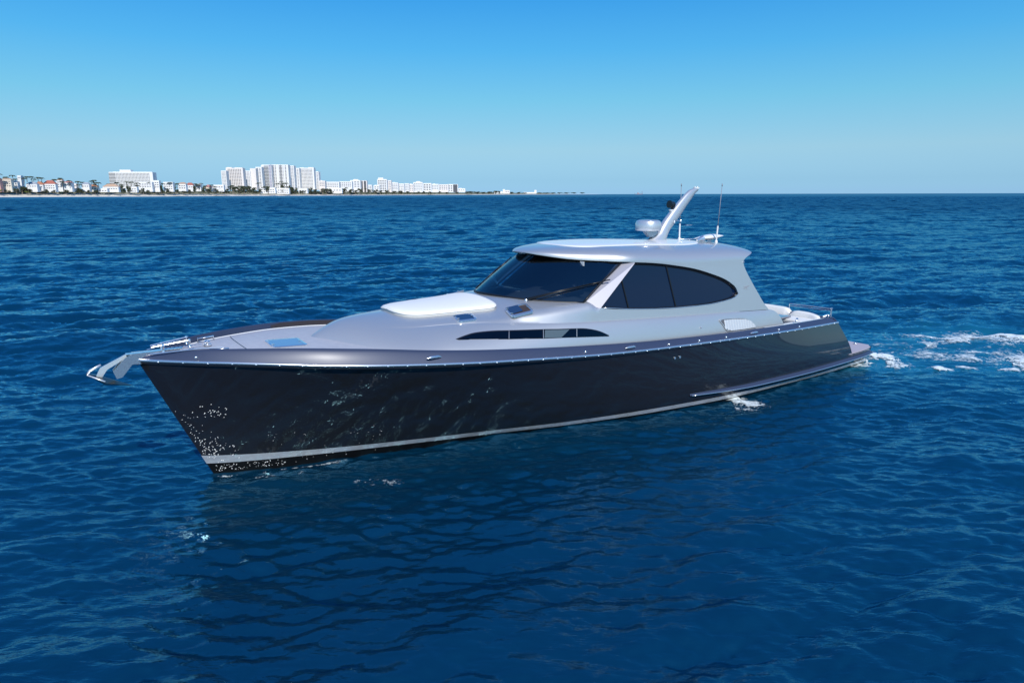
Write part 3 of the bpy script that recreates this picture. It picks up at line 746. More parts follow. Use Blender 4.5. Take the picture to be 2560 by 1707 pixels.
# cleats and fender eyes on the bulwark band
def band_pt(s, f=.4): return (bs(s) - .02 - .10 * f, zs_(s) + .02 + (capz(s) - zs_(s)) * (.25 + .6 * f))
for s0 in (3.62, 8.25, 12.55):
    for sg in (1, -1):
        t0, z0 = band_pt(s0, .35); m_ = MB(); s1 = .13
        m_.tube([B(s0 - .15, sg * (t0 + .035), z0), B(s0 - .08, sg * (t0 + .05), z0 + .012), B(s0 + .08, sg * (t0 + .05), z0 + .012), B(s0 + .15, sg * (t0 + .035), z0 - .01)], [.012, .026, .026, .012], 8)
        m_.box(B(s0 - .05, sg * (t0 + .02), z0), (.04, .06, .035)); m_.box(B(s0 + .05, sg * (t0 + .02), z0), (.04, .06, .035))
        m_.build('deck_cleat', STEEL, yacht, True, 50)
for s0 in (-.2, 7.0, 9.44, 10.46, 11.44, 13.64, 14.61):
    for sg in (1, -1):
        t0, z0 = band_pt(s0, .12); m_ = MB(); m_.lathe([(.03, 0), (.026, .02), (.012, .032)], B(s0, sg * (t0 + .0), z0), 10, Matrix.Rotation(sg * 1.1, 3, 'X')); m_.build('fender_eye', STEEL, yacht, True, 50)
# chrome fairlead set at the stern corner
for sg in (1, -1):
    m_ = MB()
    for ds, dt in ((0, 0), (.12, .02), (.26, .02)):
        m_.lathe([(.035, 0), (.02, .02), (.02, .07), (.038, .085), (.03, .10)], B(16.22 + ds, sg * (2.24 - dt), 1.60), 10)
    m_.tube([B(16.1, sg * 2.27, 1.70), B(16.52, sg * 2.17, 1.70)], .014, 8)
    m_.build('stern_cleat', STEEL, yacht, True, 50)

# ---- hatches
def hatch(name, s0, t0, L, Wd, zf, lid, op=False, rot=0.0, fr=.045):
    "flush framed deck hatch lying on surface zf(s,t)"
    c = zf(s0, t0) + .006; ds = (zf(s0 + .1, t0) - zf(s0 - .1, t0)) / .2; dt = (zf(s0, t0 + .1) - zf(s0, t0 - .1)) / .2
    def P_(a, b_, h): ca, sa = math.cos(rot), math.sin(rot); x, y = a * ca - b_ * sa, a * sa + b_ * ca; return B(s0 + x, t0 + y, c + ds * x + dt * y + h)
    def ring(k, h, n=5, r=.07):
        out = []
        for cx, cy, a0 in ((L / 2 - r, Wd / 2 - r, 0), (-L / 2 + r, Wd / 2 - r, 90), (-L / 2 + r, -Wd / 2 + r, 180), (L / 2 - r, -Wd / 2 + r, 270)):
            for j in range(n):
                a = math.radians(a0 + 90 * j / (n - 1)); out.append(P_(cx + (r + k) * math.cos(a), cy + (r + k) * math.sin(a), h))
        return out
    rings = [ring(.012, -.03), ring(.01, .010), ring(-.008, .018), ring(-fr, .018), ring(-fr, .004)]
    m_ = MB(); n_ = len(rings[0]); V = [p for r_ in rings for p in r_]
    m_.add(V, [(i * n_ + j, i * n_ + (j + 1) % n_, (i + 1) * n_ + (j + 1) % n_, (i + 1) * n_ + j) for i in range(4) for j in range(n_)])
    root = m_.build(name, STEEL if fr < .05 else SILVER, yacht, True, 40)
    m_ = MB(); m_.add(ring(-fr + .002, .014 if not op else .006), [tuple(range(n_))]); m_.build('hatch_pane', lid, root)
    for y in (-Wd * .28, Wd * .28): m_ = MB(); m_.box(P_(-L / 2 + .02, y, .034), (.05, .035, .016)); m_.build('hinge', STEEL, root)
    m_ = MB(); m_.box(P_(L / 2 - .06, 0, .032), (.04, .025, .012)); m_.build('latch', STEEL, root)
    return root, P_
def body_z(s, t):
    sec = body_section(s); t = abs(t)
    for i in range(len(sec) - 1, 13, -1):
        if sec[i - 1][1] >= t >= sec[i][1]:
            a, c = sec[i], sec[i - 1]; f = (t - a[1]) / max(c[1] - a[1], 1e-6); return a[2] + (c[2] - a[2]) * f
    return sec[14][2]
def top_z(s, t): return zcen(s) - kk_(s) * t * t + .004
HP = mat('hatch_acrylic', (.02, .035, .08), .05, 0, coat=1, coat_rough=.0, ior=1.6)
HP2 = mat('bow_hatch_acrylic', (.24, .31, .42), .12, 0.2, coat=1, coat_rough=.02)
def deck_zf(s, t): w = capt(s) - .07; a = t / w; return deckz(s) + .075 * (1 - a * a)
hatch('foredeck_hatch', 1.40, .50, .62, .62, deck_zf, HP2, rot=0.0)
for sg in (1, -1):
    hatch('small_deck_hatch', 4.89, sg * 1.17, .42, .33, top_z, HP, fr=.035, rot=.12 * sg)
    r_, P_ = hatch('opening_deck_hatch', 6.06, sg * 1.46, .50, .40, top_z, mat('hatch_opening', (.05, .035, .03), .6), True, fr=.04, rot=.16 * sg)
    m_ = MB(); m_.prism([P_(-.24, -.18, .016), P_(.04, -.18, .02), P_(.04, .10, .02), P_(-.24, .12, .016)], (0, 0, .006)); m_.build('hatch_blind', HP, r_)

# ---- mast, radar, lights, antennas on the roof
def mast_pt(cs, cz, w, L): return [(cs, cz, w, L)]
prof = [  # leading edge (s,z), trailing edge (s,z), half width
    ((11.05, 3.86), (12.03, 3.80), .20), ((11.32, 3.98), (11.93, 3.93), .17), ((11.58, 4.12), (11.96, 4.04), .15), ((11.70, 4.27), (12.06, 4.18), .13),
    ((11.86, 4.45), (12.22, 4.33), .115), ((12.10, 4.68), (12.45, 4.55), .105), ((12.38, 4.93), (12.68, 4.80), .09), ((12.62, 5.13), (12.88, 5.00), .08), ((12.80, 5.25), (13.03, 5.16), .07), ((13.0, 5.31), (13.16, 5.25), .06)]
m_ = MB(); rows = []
for (a, c, w) in prof:
    r = []
    for j in range(17):
        ph = 2 * math.pi * j / 16; f = .5 - .5 * math.cos(ph); y = w * math.copysign(abs(math.sin(ph)) ** .8, math.sin(ph)); r.append(B(a[0] + (c[0] - a[0]) * f, y, a[1] + (c[1] - a[1]) * f))
    rows.append(r)
m_.grid(rows); m_.add(rows[-1][:-1], [tuple(range(16))])
mast = m_.build('mast', WHITEP if False else mat('mast_paint', (.62, .63, .65), .34, .6, coat=.6), yacht, True, 50)
m_ = MB(); m_.lathe([(.24, 0), (.33, .01), (.345, .06), (.335, .20), (.31, .255), (.26, .28), (.0, .295)], B(11.27, 0, 4.185), 40); m_.build('radar_dome', mast.data.materials[0], mast, True, 35)
m_ = MB(); m_.prism([B(11.10, .07, 4.20), B(11.45, .07, 4.20), B(11.62, .07, 4.12), B(11.42, .07, 4.02), B(11.30, .07, 4.02)], (0, .14, 0)); m_.build('radar_bracket', mast.data.materials[0], mast)
m_ = MB(); m_.lathe([(.02, -.15), (.085, -.14), (.10, 0), (.105, .02), (.085, .022)], B(12.06, 0, 4.87), 18, Matrix.Rotation(-math.pi / 2 + .1, 3, 'Y')); m_.lathe([(.03, 0), (.03, .09)], B(12.14, 0, 4.74), 10); m_.box(B(12.14, 0, 4.80), (.07, .17, .05))
m_.build('searchlight', DARKM, mast, True, 50)
m_ = MB(); m_.lathe([(.015, -.07), (.05, -.03), (.085, .03), (.085, .045)], B(12.14, 0, 4.685), 14); m_.build('searchlight_base', WHITEP, mast, True, 50)
m_ = MB(); m_.box(B(13.08, 0, 5.305), (.16, .09, .03)); m_.lathe([(.02, -.02), (.02, .03)], B(13.13, 0, 5.325), 10); m_.lathe([(.02, -.02), (.02, .025)], B(13.03, 0, 5.325), 10); m_.build('masthead_light', WHITEP, mast, True, 50)
m_ = MB(); m_.lathe([(.035, 0), (.03, .02), (.01, .03)], B(12.15, .115, 4.40), 10, Matrix.Rotation(math.pi / 2, 3, 'X')); m_.build('mast_lamp', STEEL, mast, True, 50); m_ = MB(); m_.tube([B(12.28, 0, 4.42), B(12.48, .02, 4.42)], .012, 6); m_.lathe([(.03, -.03), (.034, 0), (.02, .03)], B(12.50, .02, 4.42), 10); m_.build('antenna_clamp', STEEL, mast, True, 50)
def ztop_at(s, t): cs = (abs(t) / 1.83) ** (PEXP / 2); return ZE(s) + (ZR(s) - ZE(s)) * math.sin(math.acos(cs)) ** (2 / PEXP)
for (s0, t0, s1, z1) in ((12.50, 0.0, 12.48, 5.41), (13.02, .85, 13.13, 5.40)):
    zb_ = ztop_at(s0, t0); m_ = MB(); m_.lathe([(.04, -.03), (.04, .05), (.022, .07)], B(s0, t0, zb_), 12); zz = zb_ + .45
    m_.tube([B(s0, t0, zb_ + .05), B(s0 + (s1 - s0) * .3, t0, zz)], .022, 8); an = m_.build('antenna_base', WHITEP, yacht, True, 50)
    m_ = MB(); m_.tube([B(s0 + (s1 - s0) * .3, t0, zz), B(s1, t0, z1)], [.011, .008], 6); m_.tube([B(s1, t0, z1 - .06), B(s1, t0, z1 + .01)], .014, 6); m_.build('antenna_whip', ANTM, an, True)
# satellite dish lying low behind the mast: long white boat-shaped float with a small horn
m_ = MB()
z_ = 3.93
rows = []
for f in np.linspace(0, 1, 18):
    s = 12.70 + f * .86; w = .19 * math.sin(math.pi * min(1, f * .75 + .12)) ** .7; h = .075 * math.sin(math.pi * min(.98, f * .8 + .12)) ; lift = .03 + .045 * f
    rows.append([B(s, .55 + w * math.cos(a), z_ + lift + h * math.sin(a) + (.04 if math.sin(a) > 0 else 0) * 0) for a in np.linspace(0, 2 * math.pi, 17)])
m_.grid(rows); m_.add(rows[0][:-1], [tuple(range(16))]); m_.add(rows[-1][:-1], [tuple(range(16))])
m_.build('antenna_pod', WHITEP, yacht, True, 50)
m_ = MB(); m_.box(B(12.82, .55, z_ - .02), (.14, .12, .10)); m_.box(B(13.15, .55, z_ - .03), (.10, .14, .09)); m_.tube([B(12.55, .5, z_ + .02), B(12.72, .55, z_ + .07), B(12.78, .55, z_ + .02)], .02, 6); m_.build('pod_bracket', STEEL, yacht)
m_ = MB(); m_.lathe([(.03, -.16), (.05, -.05), (.085, .06), (.07, .06), (.03, -.02)], B(12.52, .75, 3.96), 16, Matrix.Rotation(math.pi / 2 - .2, 3, 'Y') @ Matrix.Rotation(0, 3, 'Z')); m_.build('horn', STEEL, yacht, True, 50)
m_ = MB(); m_.tube([B(11.9, .5, ztop_at(11.9, .5) + .06), B(12.9, .5, ztop_at(12.9, .5) + .07)], .014, 6)
for s in (12.0, 12.35): m_.tube([B(s, .5, ztop_at(s, .5)), B(s, .5, ztop_at(s, .5) + .07)], .012, 6)
m_.build('roof_grab_rail', STEEL, yacht, True)

# ---- cockpit
m_ = MB(); m_.box(B(15.0, 0, .98), (3.3, 4.5, .04)); m_.build('cockpit_floor', WHITEP, yacht)
m_ = MB(); rows = []
for sg in (1, -1):
    m_.grid([[B(s, sg * (capt(s) - .06), capz(s) - .005) for s in np.linspace(13.3, 16.4, 12)], [B(s, sg * (capt(s) - .14), capz(s) - .01) for s in np.linspace(13.3, 16.4, 12)], [B(s, sg * (capt(s) - .16), .98) for s in np.linspace(13.3, 16.4, 12)]])
m_.lr('cockpit_lining', WHITEP, yacht)
def cushion(mb, c, d): mb.box(c, d)
m_ = MB(); m_.box(B(16.02, 0, 1.22), (.62, 3.9, .46)); bench = m_.build('stern_bench', WHITEP, yacht)
for t0, L in ((1.55, 1.0), (.5, 1.02), (-.55, 1.0), (-1.55, .9)):
    m_ = MB(); m_.box(B(15.98, t0, 1.49), (.60, L, .12)); o = m_.build('seat_cushion', CUSH, bench); bv = o.modifiers.new('round', 'BEVEL'); bv.width = .045; bv.segments = 3
for t0, L, h in ((1.60, 1.08, .24), (.42, 1.26, .29), (-1.1, 1.76, .31)):
    m_ = MB(); rows = []
    for f in np.linspace(-1, 1, 12):
        t = t0 + f * L / 2; e = (1 - abs(f) ** 8); so = 16.36 + .12 * (1 - (t / 2.3) ** 2) - (.25 * max(0, t - 1.7) if t > 1.7 else 0); hh = h * (.55 + .45 * e) * (1 - .35 * max(0, (t - 1.6)))
        rows.append([B(so - .13, t, 1.46), B(so - .12, t, 1.46 + hh * .8), B(so - .05, t, 1.46 + hh), B(so + .05, t, 1.46 + hh * .98), B(so + .09, t, 1.46 + hh * .7), B(so + .09, t, 1.44)])
    m_.grid(rows); m_.build('back_cushion', CUSH, bench, True, 60)
for sg in (1, -1):
    m_ = MB(); m_.box(B(14.95, sg * 1.95, 1.20), (1.5, .5, .42)); o = m_.build('side_bench', WHITEP, yacht); bv = o.modifiers.new('round', 'BEVEL'); bv.width = .04; bv.segments = 3
    m_ = MB(); m_.box(B(14.95, sg * 1.93, 1.46), (1.45, .5, .11)); o2 = m_.build('seat_cushion', CUSH, o); bv = o2.modifiers.new('round', 'BEVEL'); bv.width = .04; bv.segments = 3
m_ = MB(); m_.box(B(15.35, 1.05, 1.60), (1.05, .75, .045)); tbl = m_.build('cockpit_table', mat('table_top', (.16, .17, .22), .25, .1, coat=1), yacht)
m_ = MB(); m_.lathe([(.16, 0), (.05, .03), (.045, .62), (.12, .65)], B(15.35, 1.0, 1.0), 14); m_.build('table_leg', STEEL, tbl, True, 40)
m_ = MB(); m_.tube([B(15.38, 1.9, 1.50), B(15.47, 1.9, 1.66)], .03, 8); m_.build('bench_arm', STEEL, yacht, True)
m_ = MB(); pts = [B(16.6, 2.23, 1.60), B(16.6, 2.23, 1.87), B(16.62, 1.5, 1.855), B(16.63, .84, 1.84), B(16.63, .84, 1.66)]
m_.tube([pts[0], pts[1]], .02, 8); m_.tube([pts[1], pts[2], pts[3]], .013, 8); m_.tube([(p[0], p[1], p[2] - .06) for p in (pts[1], pts[2], pts[3])], .009, 8); m_.tube([pts[3], pts[4]], .014, 8)
m_.lathe([(.03, 0), (.035, .03), (.02, .04)], (pts[1][0], pts[1][1], pts[1][2] - .01), 10); m_.build('stern_rail', STEEL, yacht, True, 50)

# ---- bow fittings
m_ = MB()
for sg in (1, -1):
    m_.prism([B(-.35, sg * .075, 2.47), B(-1.10, sg * .075, 2.475), B(-1.22, sg * .075, 2.42), B(-1.42, sg * .075, 2.20), B(-1.38, sg * .075, 2.07), B(-1.29, sg * .075, 2.09), B(-1.12, sg * .075, 2.29), B(-.98, sg * .075, 2.28), B(-.9, sg * .075, 2.42), B(-.35, sg * .075, 2.44)], (0, -sg * .012, 0))
m_.box(B(-.75, 0, 2.465), (.9, .14, .012)); roll = m_.build('anchor_roller', STEEL, yacht)
m_ = MB(); m_.lathe([(.05, -.06), (.03, 0), (.05, .06)], B(-1.30, 0, 2.17), 14, Matrix.Rotation(math.pi / 2, 3, 'X')); m_.build('roller_wheel', DARKM, roll, True)
m_ = MB()
for s, t in ((-.62, .12), (-.62, -.12), (-.2, .16), (-.2, -.16)): m_.lathe([(.028, 0), (.016, .02), (.016, .11), (.026, .12), (.02, .14)], B(s, t, capz(s) - .01), 10)
m_.tube([B(-.8, .09, 2.55), B(-.2, .16, 2.62)], .012, 6); m_.tube([B(-.8, -.09, 2.55), B(-.2, -.16, 2.62)], .012, 6)
m_.tube([B(-.85, .2, 2.46), B(-.1, .62, 2.54), B(.25, .78, 2.54)], .012, 6); m_.tube([B(-.85, -.2, 2.46), B(-.1, -.62, 2.54)], .012, 6)
m_.build('bow_rails', STEEL, yacht, True, 50)
m_ = MB(); m_.lathe([(.07, 0), (.07, .03), (.045, .04), (.045, .07), (.06, .085), (.03, .10)], B(.12, 0, deckz(.1) + .06), 16); m_.build('windlass', STEEL, yacht, True, 40)
m_ = MB()
for i in range(22):
    s = -.62 + i * .032; m_.tube([B(s - .014, 0, 2.485 + .006 * (i % 2)), B(s + .014, .012 * (-1) ** i, 2.49)], .010, 5)
m_.build('anchor_chain', STEEL, yacht)
for sg in (1, -1):
    m_ = MB(); m_.tube([B(.05, sg * .56, deckz(.1) + .03), B(.05, sg * .56, deckz(.1) + .10), B(.35, sg * .66, deckz(.3) + .10), B(.35, sg * .66, deckz(.3) + .03)], .016, 8); m_.build('bow_cleat', STEEL, yacht, True)

# ------------------------------------------------------------------ anchor and sun pad (things that rest on the yacht)
def on_boat(name, s, t, z, **props):
    x, y = to_world(s, t); o = empty(name, (x, y, z), HEAD, **props); return o
anchor = on_boat('anchor', -1.45, 0, 2.1, label='polished steel plough anchor hanging from the roller at the yacht bow', category='anchor')
def L(s, z, t=0.0): return (s + 1.45, -t, z - 2.1)
m_ = MB(); m_.prism([L(-1.18, 2.475, .022), L(-1.25, 2.44, .022), L(-1.60, 2.28, .022), L(-1.68, 2.13, .022), L(-1.60, 2.10, .022), L(-1.50, 2.24, .022), L(-1.2, 2.40, .022)], (0, .044, 0)); m_.build('shank', mat('brushed_steel', (.88, .88, .87), .38, .75), anchor)
m_ = MB(); m_.tube([L(-1.585, 2.33, .02), L(-1.75, 2.25, .06), L(-1.80, 2.19, .05), L(-1.56, 2.08, .22)], .014, 8); m_.tube([L(-1.585, 2.33, -.02), L(-1.75, 2.25, -.06), L(-1.80, 2.19, -.05), L(-1.56, 2.08, -.22)], .014, 8); m_.build('roll_bar', mat('brushed_steel', (.88, .88, .87), .38, .75), anchor, True)
m_ = MB()
m_.add([L(-1.78, 2.17), L(-1.55, 2.06, .26), L(-1.56, 1.97), L(-1.55, 2.06, -.26), L(-1.13, 1.895), L(-1.60, 2.13)], [(0, 2, 1), (0, 3, 2), (1, 2, 4), (3, 4, 2), (0, 1, 5), (0, 5, 3), (1, 4, 5), (3, 5, 4)])
m_.build('fluke', mat('anchor_fluke', (.10, .10, .09), .3, .9), anchor)

pad = on_boat('sun_pad', 4.6, 0, 2.8, label='thick white sunbathing cushion with rounded corners on the foredeck cabin top', category='sun pad')
PADH = smooth_poly([(3.67, .0), (3.675, .22), (3.73, .42), (3.86, .62), (4.16, .78), (4.72, .88), (5.26, .95), (5.60, 1.02), (5.76, .99), (5.83, .84), (5.85, .45), (5.85, .0)], 4, False)
PADO = PADH + [(a, -c) for a, c in PADH[-2:0:-1]]
def pad_outline(k):
    out = []; n = len(PADO)
    for i in range(n):
        a, c = PADO[i]; a0, c0 = PADO[i - 1]; a1, c1 = PADO[(i + 1) % n]; d = Vector((a1 - a0, c1 - c0)).normalized()
        out.append((a - d.y * k, c + d.x * k))
    return out
rings = []
for k, h in ((-.02, -.02), (.0, .03), (-.005, .06), (-.035, .082), (-.11, .093)):
    rings.append([(s - 4.6, -t, body_z(s, min(abs(t), 1.6)) + h - 2.8) for s, t in pad_outline(k)])
m_ = MB(); n_ = len(rings[0]); m_.add([p for r in rings for p in r], [(i * n_ + j, i * n_ + (j + 1) % n_, (i + 1) * n_ + (j + 1) % n_, (i + 1) * n_ + j) for i in range(4) for j in range(n_)])
base = pad_outline(-.11); vs = [Vector(p) for p in base]; nb = len(vs)
for a in np.arange(3.6, 5.9, .2):
    for c in np.arange(-1.1, 1.15, .18): vs.append(Vector((a, c)))
v2, e2, f2, *_ = delaunay_2d_cdt(vs, [(i, (i + 1) % nb) for i in range(nb)], [list(range(nb))], 1, 1e-5)
m_.add([(p.x - 4.6, -p.y, body_z(p.x, p.y) + .093 + .006 - (.006 if i < nb else 0) - 2.8) for i, p in enumerate(v2)], [tuple(f) for f in f2])
m_.build('cushion', CUSH, pad, True, 60)
m_ = MB(); m_.tube([(s - 4.6, -t, body_z(s, min(abs(t), 1.6)) + .045 - 2.8) for s, t in pad_outline(.004) + [pad_outline(.004)[0]]], .008, 6); m_.build('piping', CUSH, pad, True)


# ------------------------------------------------------------------ wake foam: real patches of froth floating on the water
def fractal(size, n, seed, p=2.3):
    r = np.random.default_rng(seed); k1 = np.fft.fftfreq(n, size / n) * 2 * np.pi; KX, KY = np.meshgrid(k1, k1, indexing='ij'); K = np.hypot(KX, KY); K[0, 0] = 1e9
    f = np.fft.ifft2((r.normal(size=(n, n)) + 1j * r.normal(size=(n, n))) * (K + 1.2) ** (-p)).real; return f / f.std()
FN = (9.7, 640, fractal(9.7, 640, 11, 1.15)); FN2 = (23.0, 512, fractal(23.0, 512, 12, 2.2))
def foam_sheet(name, blobs, cell, label, lift=.018, thr=.58, seed=0, aer=0.0):
    "blobs: (polyline in pixels, radius m, strength)"
    segs = []
    for pl, rad, st_ in blobs:
        g = [ground(*p) for p in pl]
        if len(g) == 1: g = [g[0], (g[0][0] + .01, g[0][1])]
        for a, c in zip(g[:-1], g[1:]): segs.append((a, c, rad, st_))
    def dens(X, Y, grow=1.0):
        D = np.zeros_like(X)
        for (ax, ay), (bx, by), rad, st_ in segs:
            vx, vy = bx - ax, by - ay; t = np.clip(((X - ax) * vx + (Y - ay) * vy) / (vx * vx + vy * vy), 0, 1)
            d = np.hypot(X - ax - t * vx, Y - ay - t * vy); D = np.maximum(D, st_ * np.exp(-(d / (rad * grow)) ** 2))
        return D
    xs = [p[0] for q in segs for p in q[:2]]; ys = [p[1] for q in segs for p in q[:2]]
    x0, x1, y0, y1 = min(xs) - 3, max(xs) + 3, min(ys) - 3, max(ys) + 3
    if aer:
        m_i = np.nonzero((WATER_P[:, 0] > x0 - 2) & (WATER_P[:, 0] < x1 + 2) & (WATER_P[:, 1] > y0 - 2) & (WATER_P[:, 1] < y1 + 2))[0]
        v = np.zeros(len(WATER_P), np.float32); v[m_i] = aer * np.clip(dens(WATER_P[m_i, 0], WATER_P[m_i, 1], 1.9), 0, 1); ae_at.data.foreach_set('value', v)
    gx = np.arange(x0, x1, cell); gy = np.arange(y0, y1, cell); X, Y = np.meshgrid(gx, gy, indexing='ij')
    D = dens(X, Y)
    N1 = sample((FN[0], FN[1], FN[2]), 2, X + seed, Y); N2 = sample((FN2[0], FN2[1], FN2[2]), 2, X, Y + seed)
    R = 1 - np.abs(N1) * 1.6                       # thin ridged strands
    V = (D + .24 * N2 * np.sqrt(D) + .12 * R + .20 * N1) * (D > .12)
    s_, t_ = to_boat(X, Y); inside = (s_ > 0) & (s_ < 18.6) & (np.abs(t_) < np.interp(s_, [0, 1.6, 3.3, 5.2, 7.2, 9.5, 12.3, 18.6], [0, .48, .87, 1.24, 1.75, 2.2, 2.5, 2.35]))
    V[inside] = 0
    keep = (V[:-1, :-1] > thr - .12) & (V[1:, 1:] > thr - .14)
    dx, dy, Z = sea(X.ravel(), Y.ravel(), np.full(X.size, .2)); H = np.clip((V.ravel() - thr) * .06, 0, .05)
    P = np.stack([X.ravel() + dx, Y.ravel() + dy, Z + lift + H], 1)
    ny = len(gy); I, J = np.nonzero(keep); a = I * ny + J
    F4 = np.stack([a, a + ny, a + ny + 1, a + 1], 1); used = np.unique(F4); mp = -np.ones(len(P), int); mp[used] = np.arange(len(used))
    me = bpy.data.meshes.new(name); me.from_pydata(P[used].tolist(), [], mp[F4].tolist()); me.update()
    at = me.attributes.new('froth', 'FLOAT', 'POINT'); at.data.foreach_set('value', (V.ravel()[used] - thr).astype(np.float32))
    return link(name, me, FOAMM, None, True, kind='stuff', label=label, category='foam')
FOAMM = mat('sea_foam', (.66, .74, .76), .7)
n = FOAMM.node_tree; tcf = n.nodes.new('ShaderNodeTexCoord'); af = n.nodes.new('ShaderNodeAttribute'); af.attribute_name = 'froth'
nf1 = n.nodes.new('ShaderNodeTexNoise'); nf1.inputs['Scale'].default_value = 6.0; nf1.inputs['Detail'].default_value = 8; nf1.inputs['Roughness'].default_value = .72
mth = n.nodes.new('ShaderNodeMath'); mth.operation = 'MULTIPLY_ADD'; mth.inputs[1].default_value = 1.9; n.links.new(tcf.outputs['Object'], nf1.inputs[0]); n.links.new(nf1.outputs['Fac'], mth.inputs[0]); n.links.new(af.outputs['Fac'], mth.inputs[2])
mrf = n.nodes.new('ShaderNodeMapRange'); mrf.inputs['From Min'].default_value = .96; mrf.inputs['From Max'].default_value = 1.50; n.links.new(mth.outputs[0], mrf.inputs['Value']); n.links.new(mrf.outputs[0], n.nodes['Principled BSDF'].inputs['Alpha'])
foam_sheet('wake_foam', [
    ([(2150, 905), (2190, 892), (2215, 900), (2232, 910)], .55, 1.05), ([(2120, 915), (2150, 905)], .30, .8), ([(2170, 882), (2240, 880), (2300, 884)], .45, .62),
    ([(2290, 880), (2340, 889), (2420, 898), (2490, 907), (2560, 900)], .75, .74), ([(2320, 862), (2370, 860), (2400, 852), (2450, 843), (2480, 845)], .8, .78),
    ([(2480, 846), (2520, 848), (2570, 862), (2640, 866)], 1.5, 1.0), ([(2540, 908), (2600, 915)], .9, .9), ([(2345, 924), (2360, 926)], .28, .95), ([(2410, 922), (2425, 924)], .25, .85), ([(2500, 925), (2530, 926)], .3, .85),
    ([(2180, 838), (2215, 843)], .5, .60), ([(2230, 856), (2255, 861)], .4, .75), ([(2280, 842), (2330, 846)], .5, .68), ([(2430, 885), (2450, 887)], .4, .75), ([(2190, 866), (2240, 864)], .5, .55), ([(2260, 872), (2560, 880)], 1.3, .47), ([(2230, 884), (2330, 896), (2480, 914), (2580, 925)], .45, .56), ([(2240, 852), (2330, 852), (2420, 838), (2540, 836)], .5, .56), ([(2150, 868), (2230, 872), (2330, 880)], .35, .55), ([(2110, 835)], .25, .8), ([(2330, 870), (2560, 885)], 2.0, .50),
    ], .03, 'white churned wake foam trailing on the water behind the yacht stern', aer=.75)
foam_sheet('discharge_foam', [([(1806, 992), (1814, 990), (1830, 997)], .17, 1.15), ([(1830, 996), (1850, 1006), (1880, 1010)], .42, .80), ([(1845, 1018), (1878, 1022)], .25, .66)], .022, 'small white froth patch by the hull side where cooling water pours out', seed=3)
foam_sheet('waterline_glints', [([(545, 1184), (600, 1182), (700, 1173), (800, 1158), (880, 1147)], .07, .47), ([(640, 1188), (760, 1178)], .10, .40), ([(900, 1200), (1000, 1205)], .20, .40), ([(556, 1185), (566, 1185)], .05, .7)], .015, 'small white flecks imitating sun sparkles along the bow waterline', lift=.012, seed=4)  # white flecks on the water stand in for sun sparkles
foam_sheet('whitecap', [([(1722, 565), (1728, 565)], .9, 1.1)], .15, 'tiny white breaking crest on the open sea beyond the cabin roof', seed=6)

# ------------------------------------------------------------------ coast
X0C = 2200.0
def coastY(px): return X0C / (.16 - (px - 1280) / 1746.0)
def hor(px): return 486.3 - .0025 * (px - 1280)
def zof(py, Y, px): return CAM_Z + (hor(px) - py) * Y / 1786.0
def cpos(px, back=0.0):
    "point on the land, back metres farther along the line of sight than the shoreline"
    Y = coastY(px) + back; return (px - 1280) / 1746.0 * Y, Y
WALLW = mat('white_stucco', (.80, .79, .77), .8); WALLC = mat('cream_stucco', (.72, .66, .55), .8); WALLP = mat('pink_stucco', (.66, .36, .30), .8); WALLB = mat('warm_white_stucco', (.80, .74, .70), .8)
ROOFR = mat('red_tile', (.40, .13, .09), .8); ROOFO = mat('orange_tile', (.42, .19, .11), .8); ROOFT = mat('tan_tile', (.50, .33, .22), .8); ROOFG = mat('grey_roof', (.35, .38, .42), .7); ROOFP = mat('pink_tile', (.55, .25, .22), .8)
WIND = mat('dark_window', (.10, .10, .11), .3); WINDL = mat('pale_window', (.26, .27, .29), .3)  # window panes in two even grey tones
SAND = mat('beach_sand', (.72, .66, .56), .9, noise=(.02, (.66, .60, .50), .3, .7)); DUNE = mat('dune_ground', (.16, .17, .09), .95, noise=(.05, (.26, .24, .16), .35, .65))
LEAFD = mat('dark_foliage', (.035, .05, .022), .7, noise=(.3, (.06, .075, .035), .35, .65)); LEAFG = mat('grey_green_foliage', (.085, .10, .06), .8, noise=(.3, (.05, .06, .035), .35, .65)); LEAFL = mat('lime_foliage', (.20, .26, .04), .8, noise=(.3, (.13, .18, .04), .35, .65))
BARK = mat('palm_bark', (.17, .14, .11), .9)
SURF = mat('surf_foam', (.75, .80, .82), .8)

pxs = list(np.arange(-500, 1000, 20.0)) + list(np.arange(1000, 1484, 12.0))
def strip_mesh(name, mt, prof, kind, **pr):
    rows = []
    for p in pxs:
        Y = coastY(p); k = Y / 1500.0; r = []
        for off, h in prof(p):
            x, y = (p - 1280) / 1746.0 * Y, Y; r.append((x - off * k * .987 - 0, y + off * k * .16, h * k))
        rows.append(r)
    m_ = MB(); m_.grid(rows); return m_.build(name, mt, None, True, kind=kind, **pr)
def ybeach(p): return float(np.interp(p, [-500, 0, 270, 540, 780, 1160, 1500], [484.2, 484.5, 485, 485.4, 486.2, 486.4, 485.7]))
def ydune(p): return float(np.interp(p, [-500, 0, 300, 540, 800, 1000, 1150, 1400, 1500], [472.5, 474, 476.5, 478, 479.5, 480.5, 480.8, 482.8, 485.0]))
def kz(p, y, extra=1.0): return zof(y, coastY(p), p) * 1500.0 / coastY(p)
strip_mesh('beach', SAND, lambda p: [(-30, -1.2), (0, .5), (10, kz(p, ybeach(p)) * .55), (34, kz(p, ybeach(p)))], 'structure')
strip_mesh('surf', SURF, lambda p: [(-30 - 6 * math.sin(p * .13), -.05), (-22 + 5 * math.sin(p * .07), .30 + .2 * math.sin(p * .05)), (-6, .4)], 'structure')
rr_ = random.Random(5)
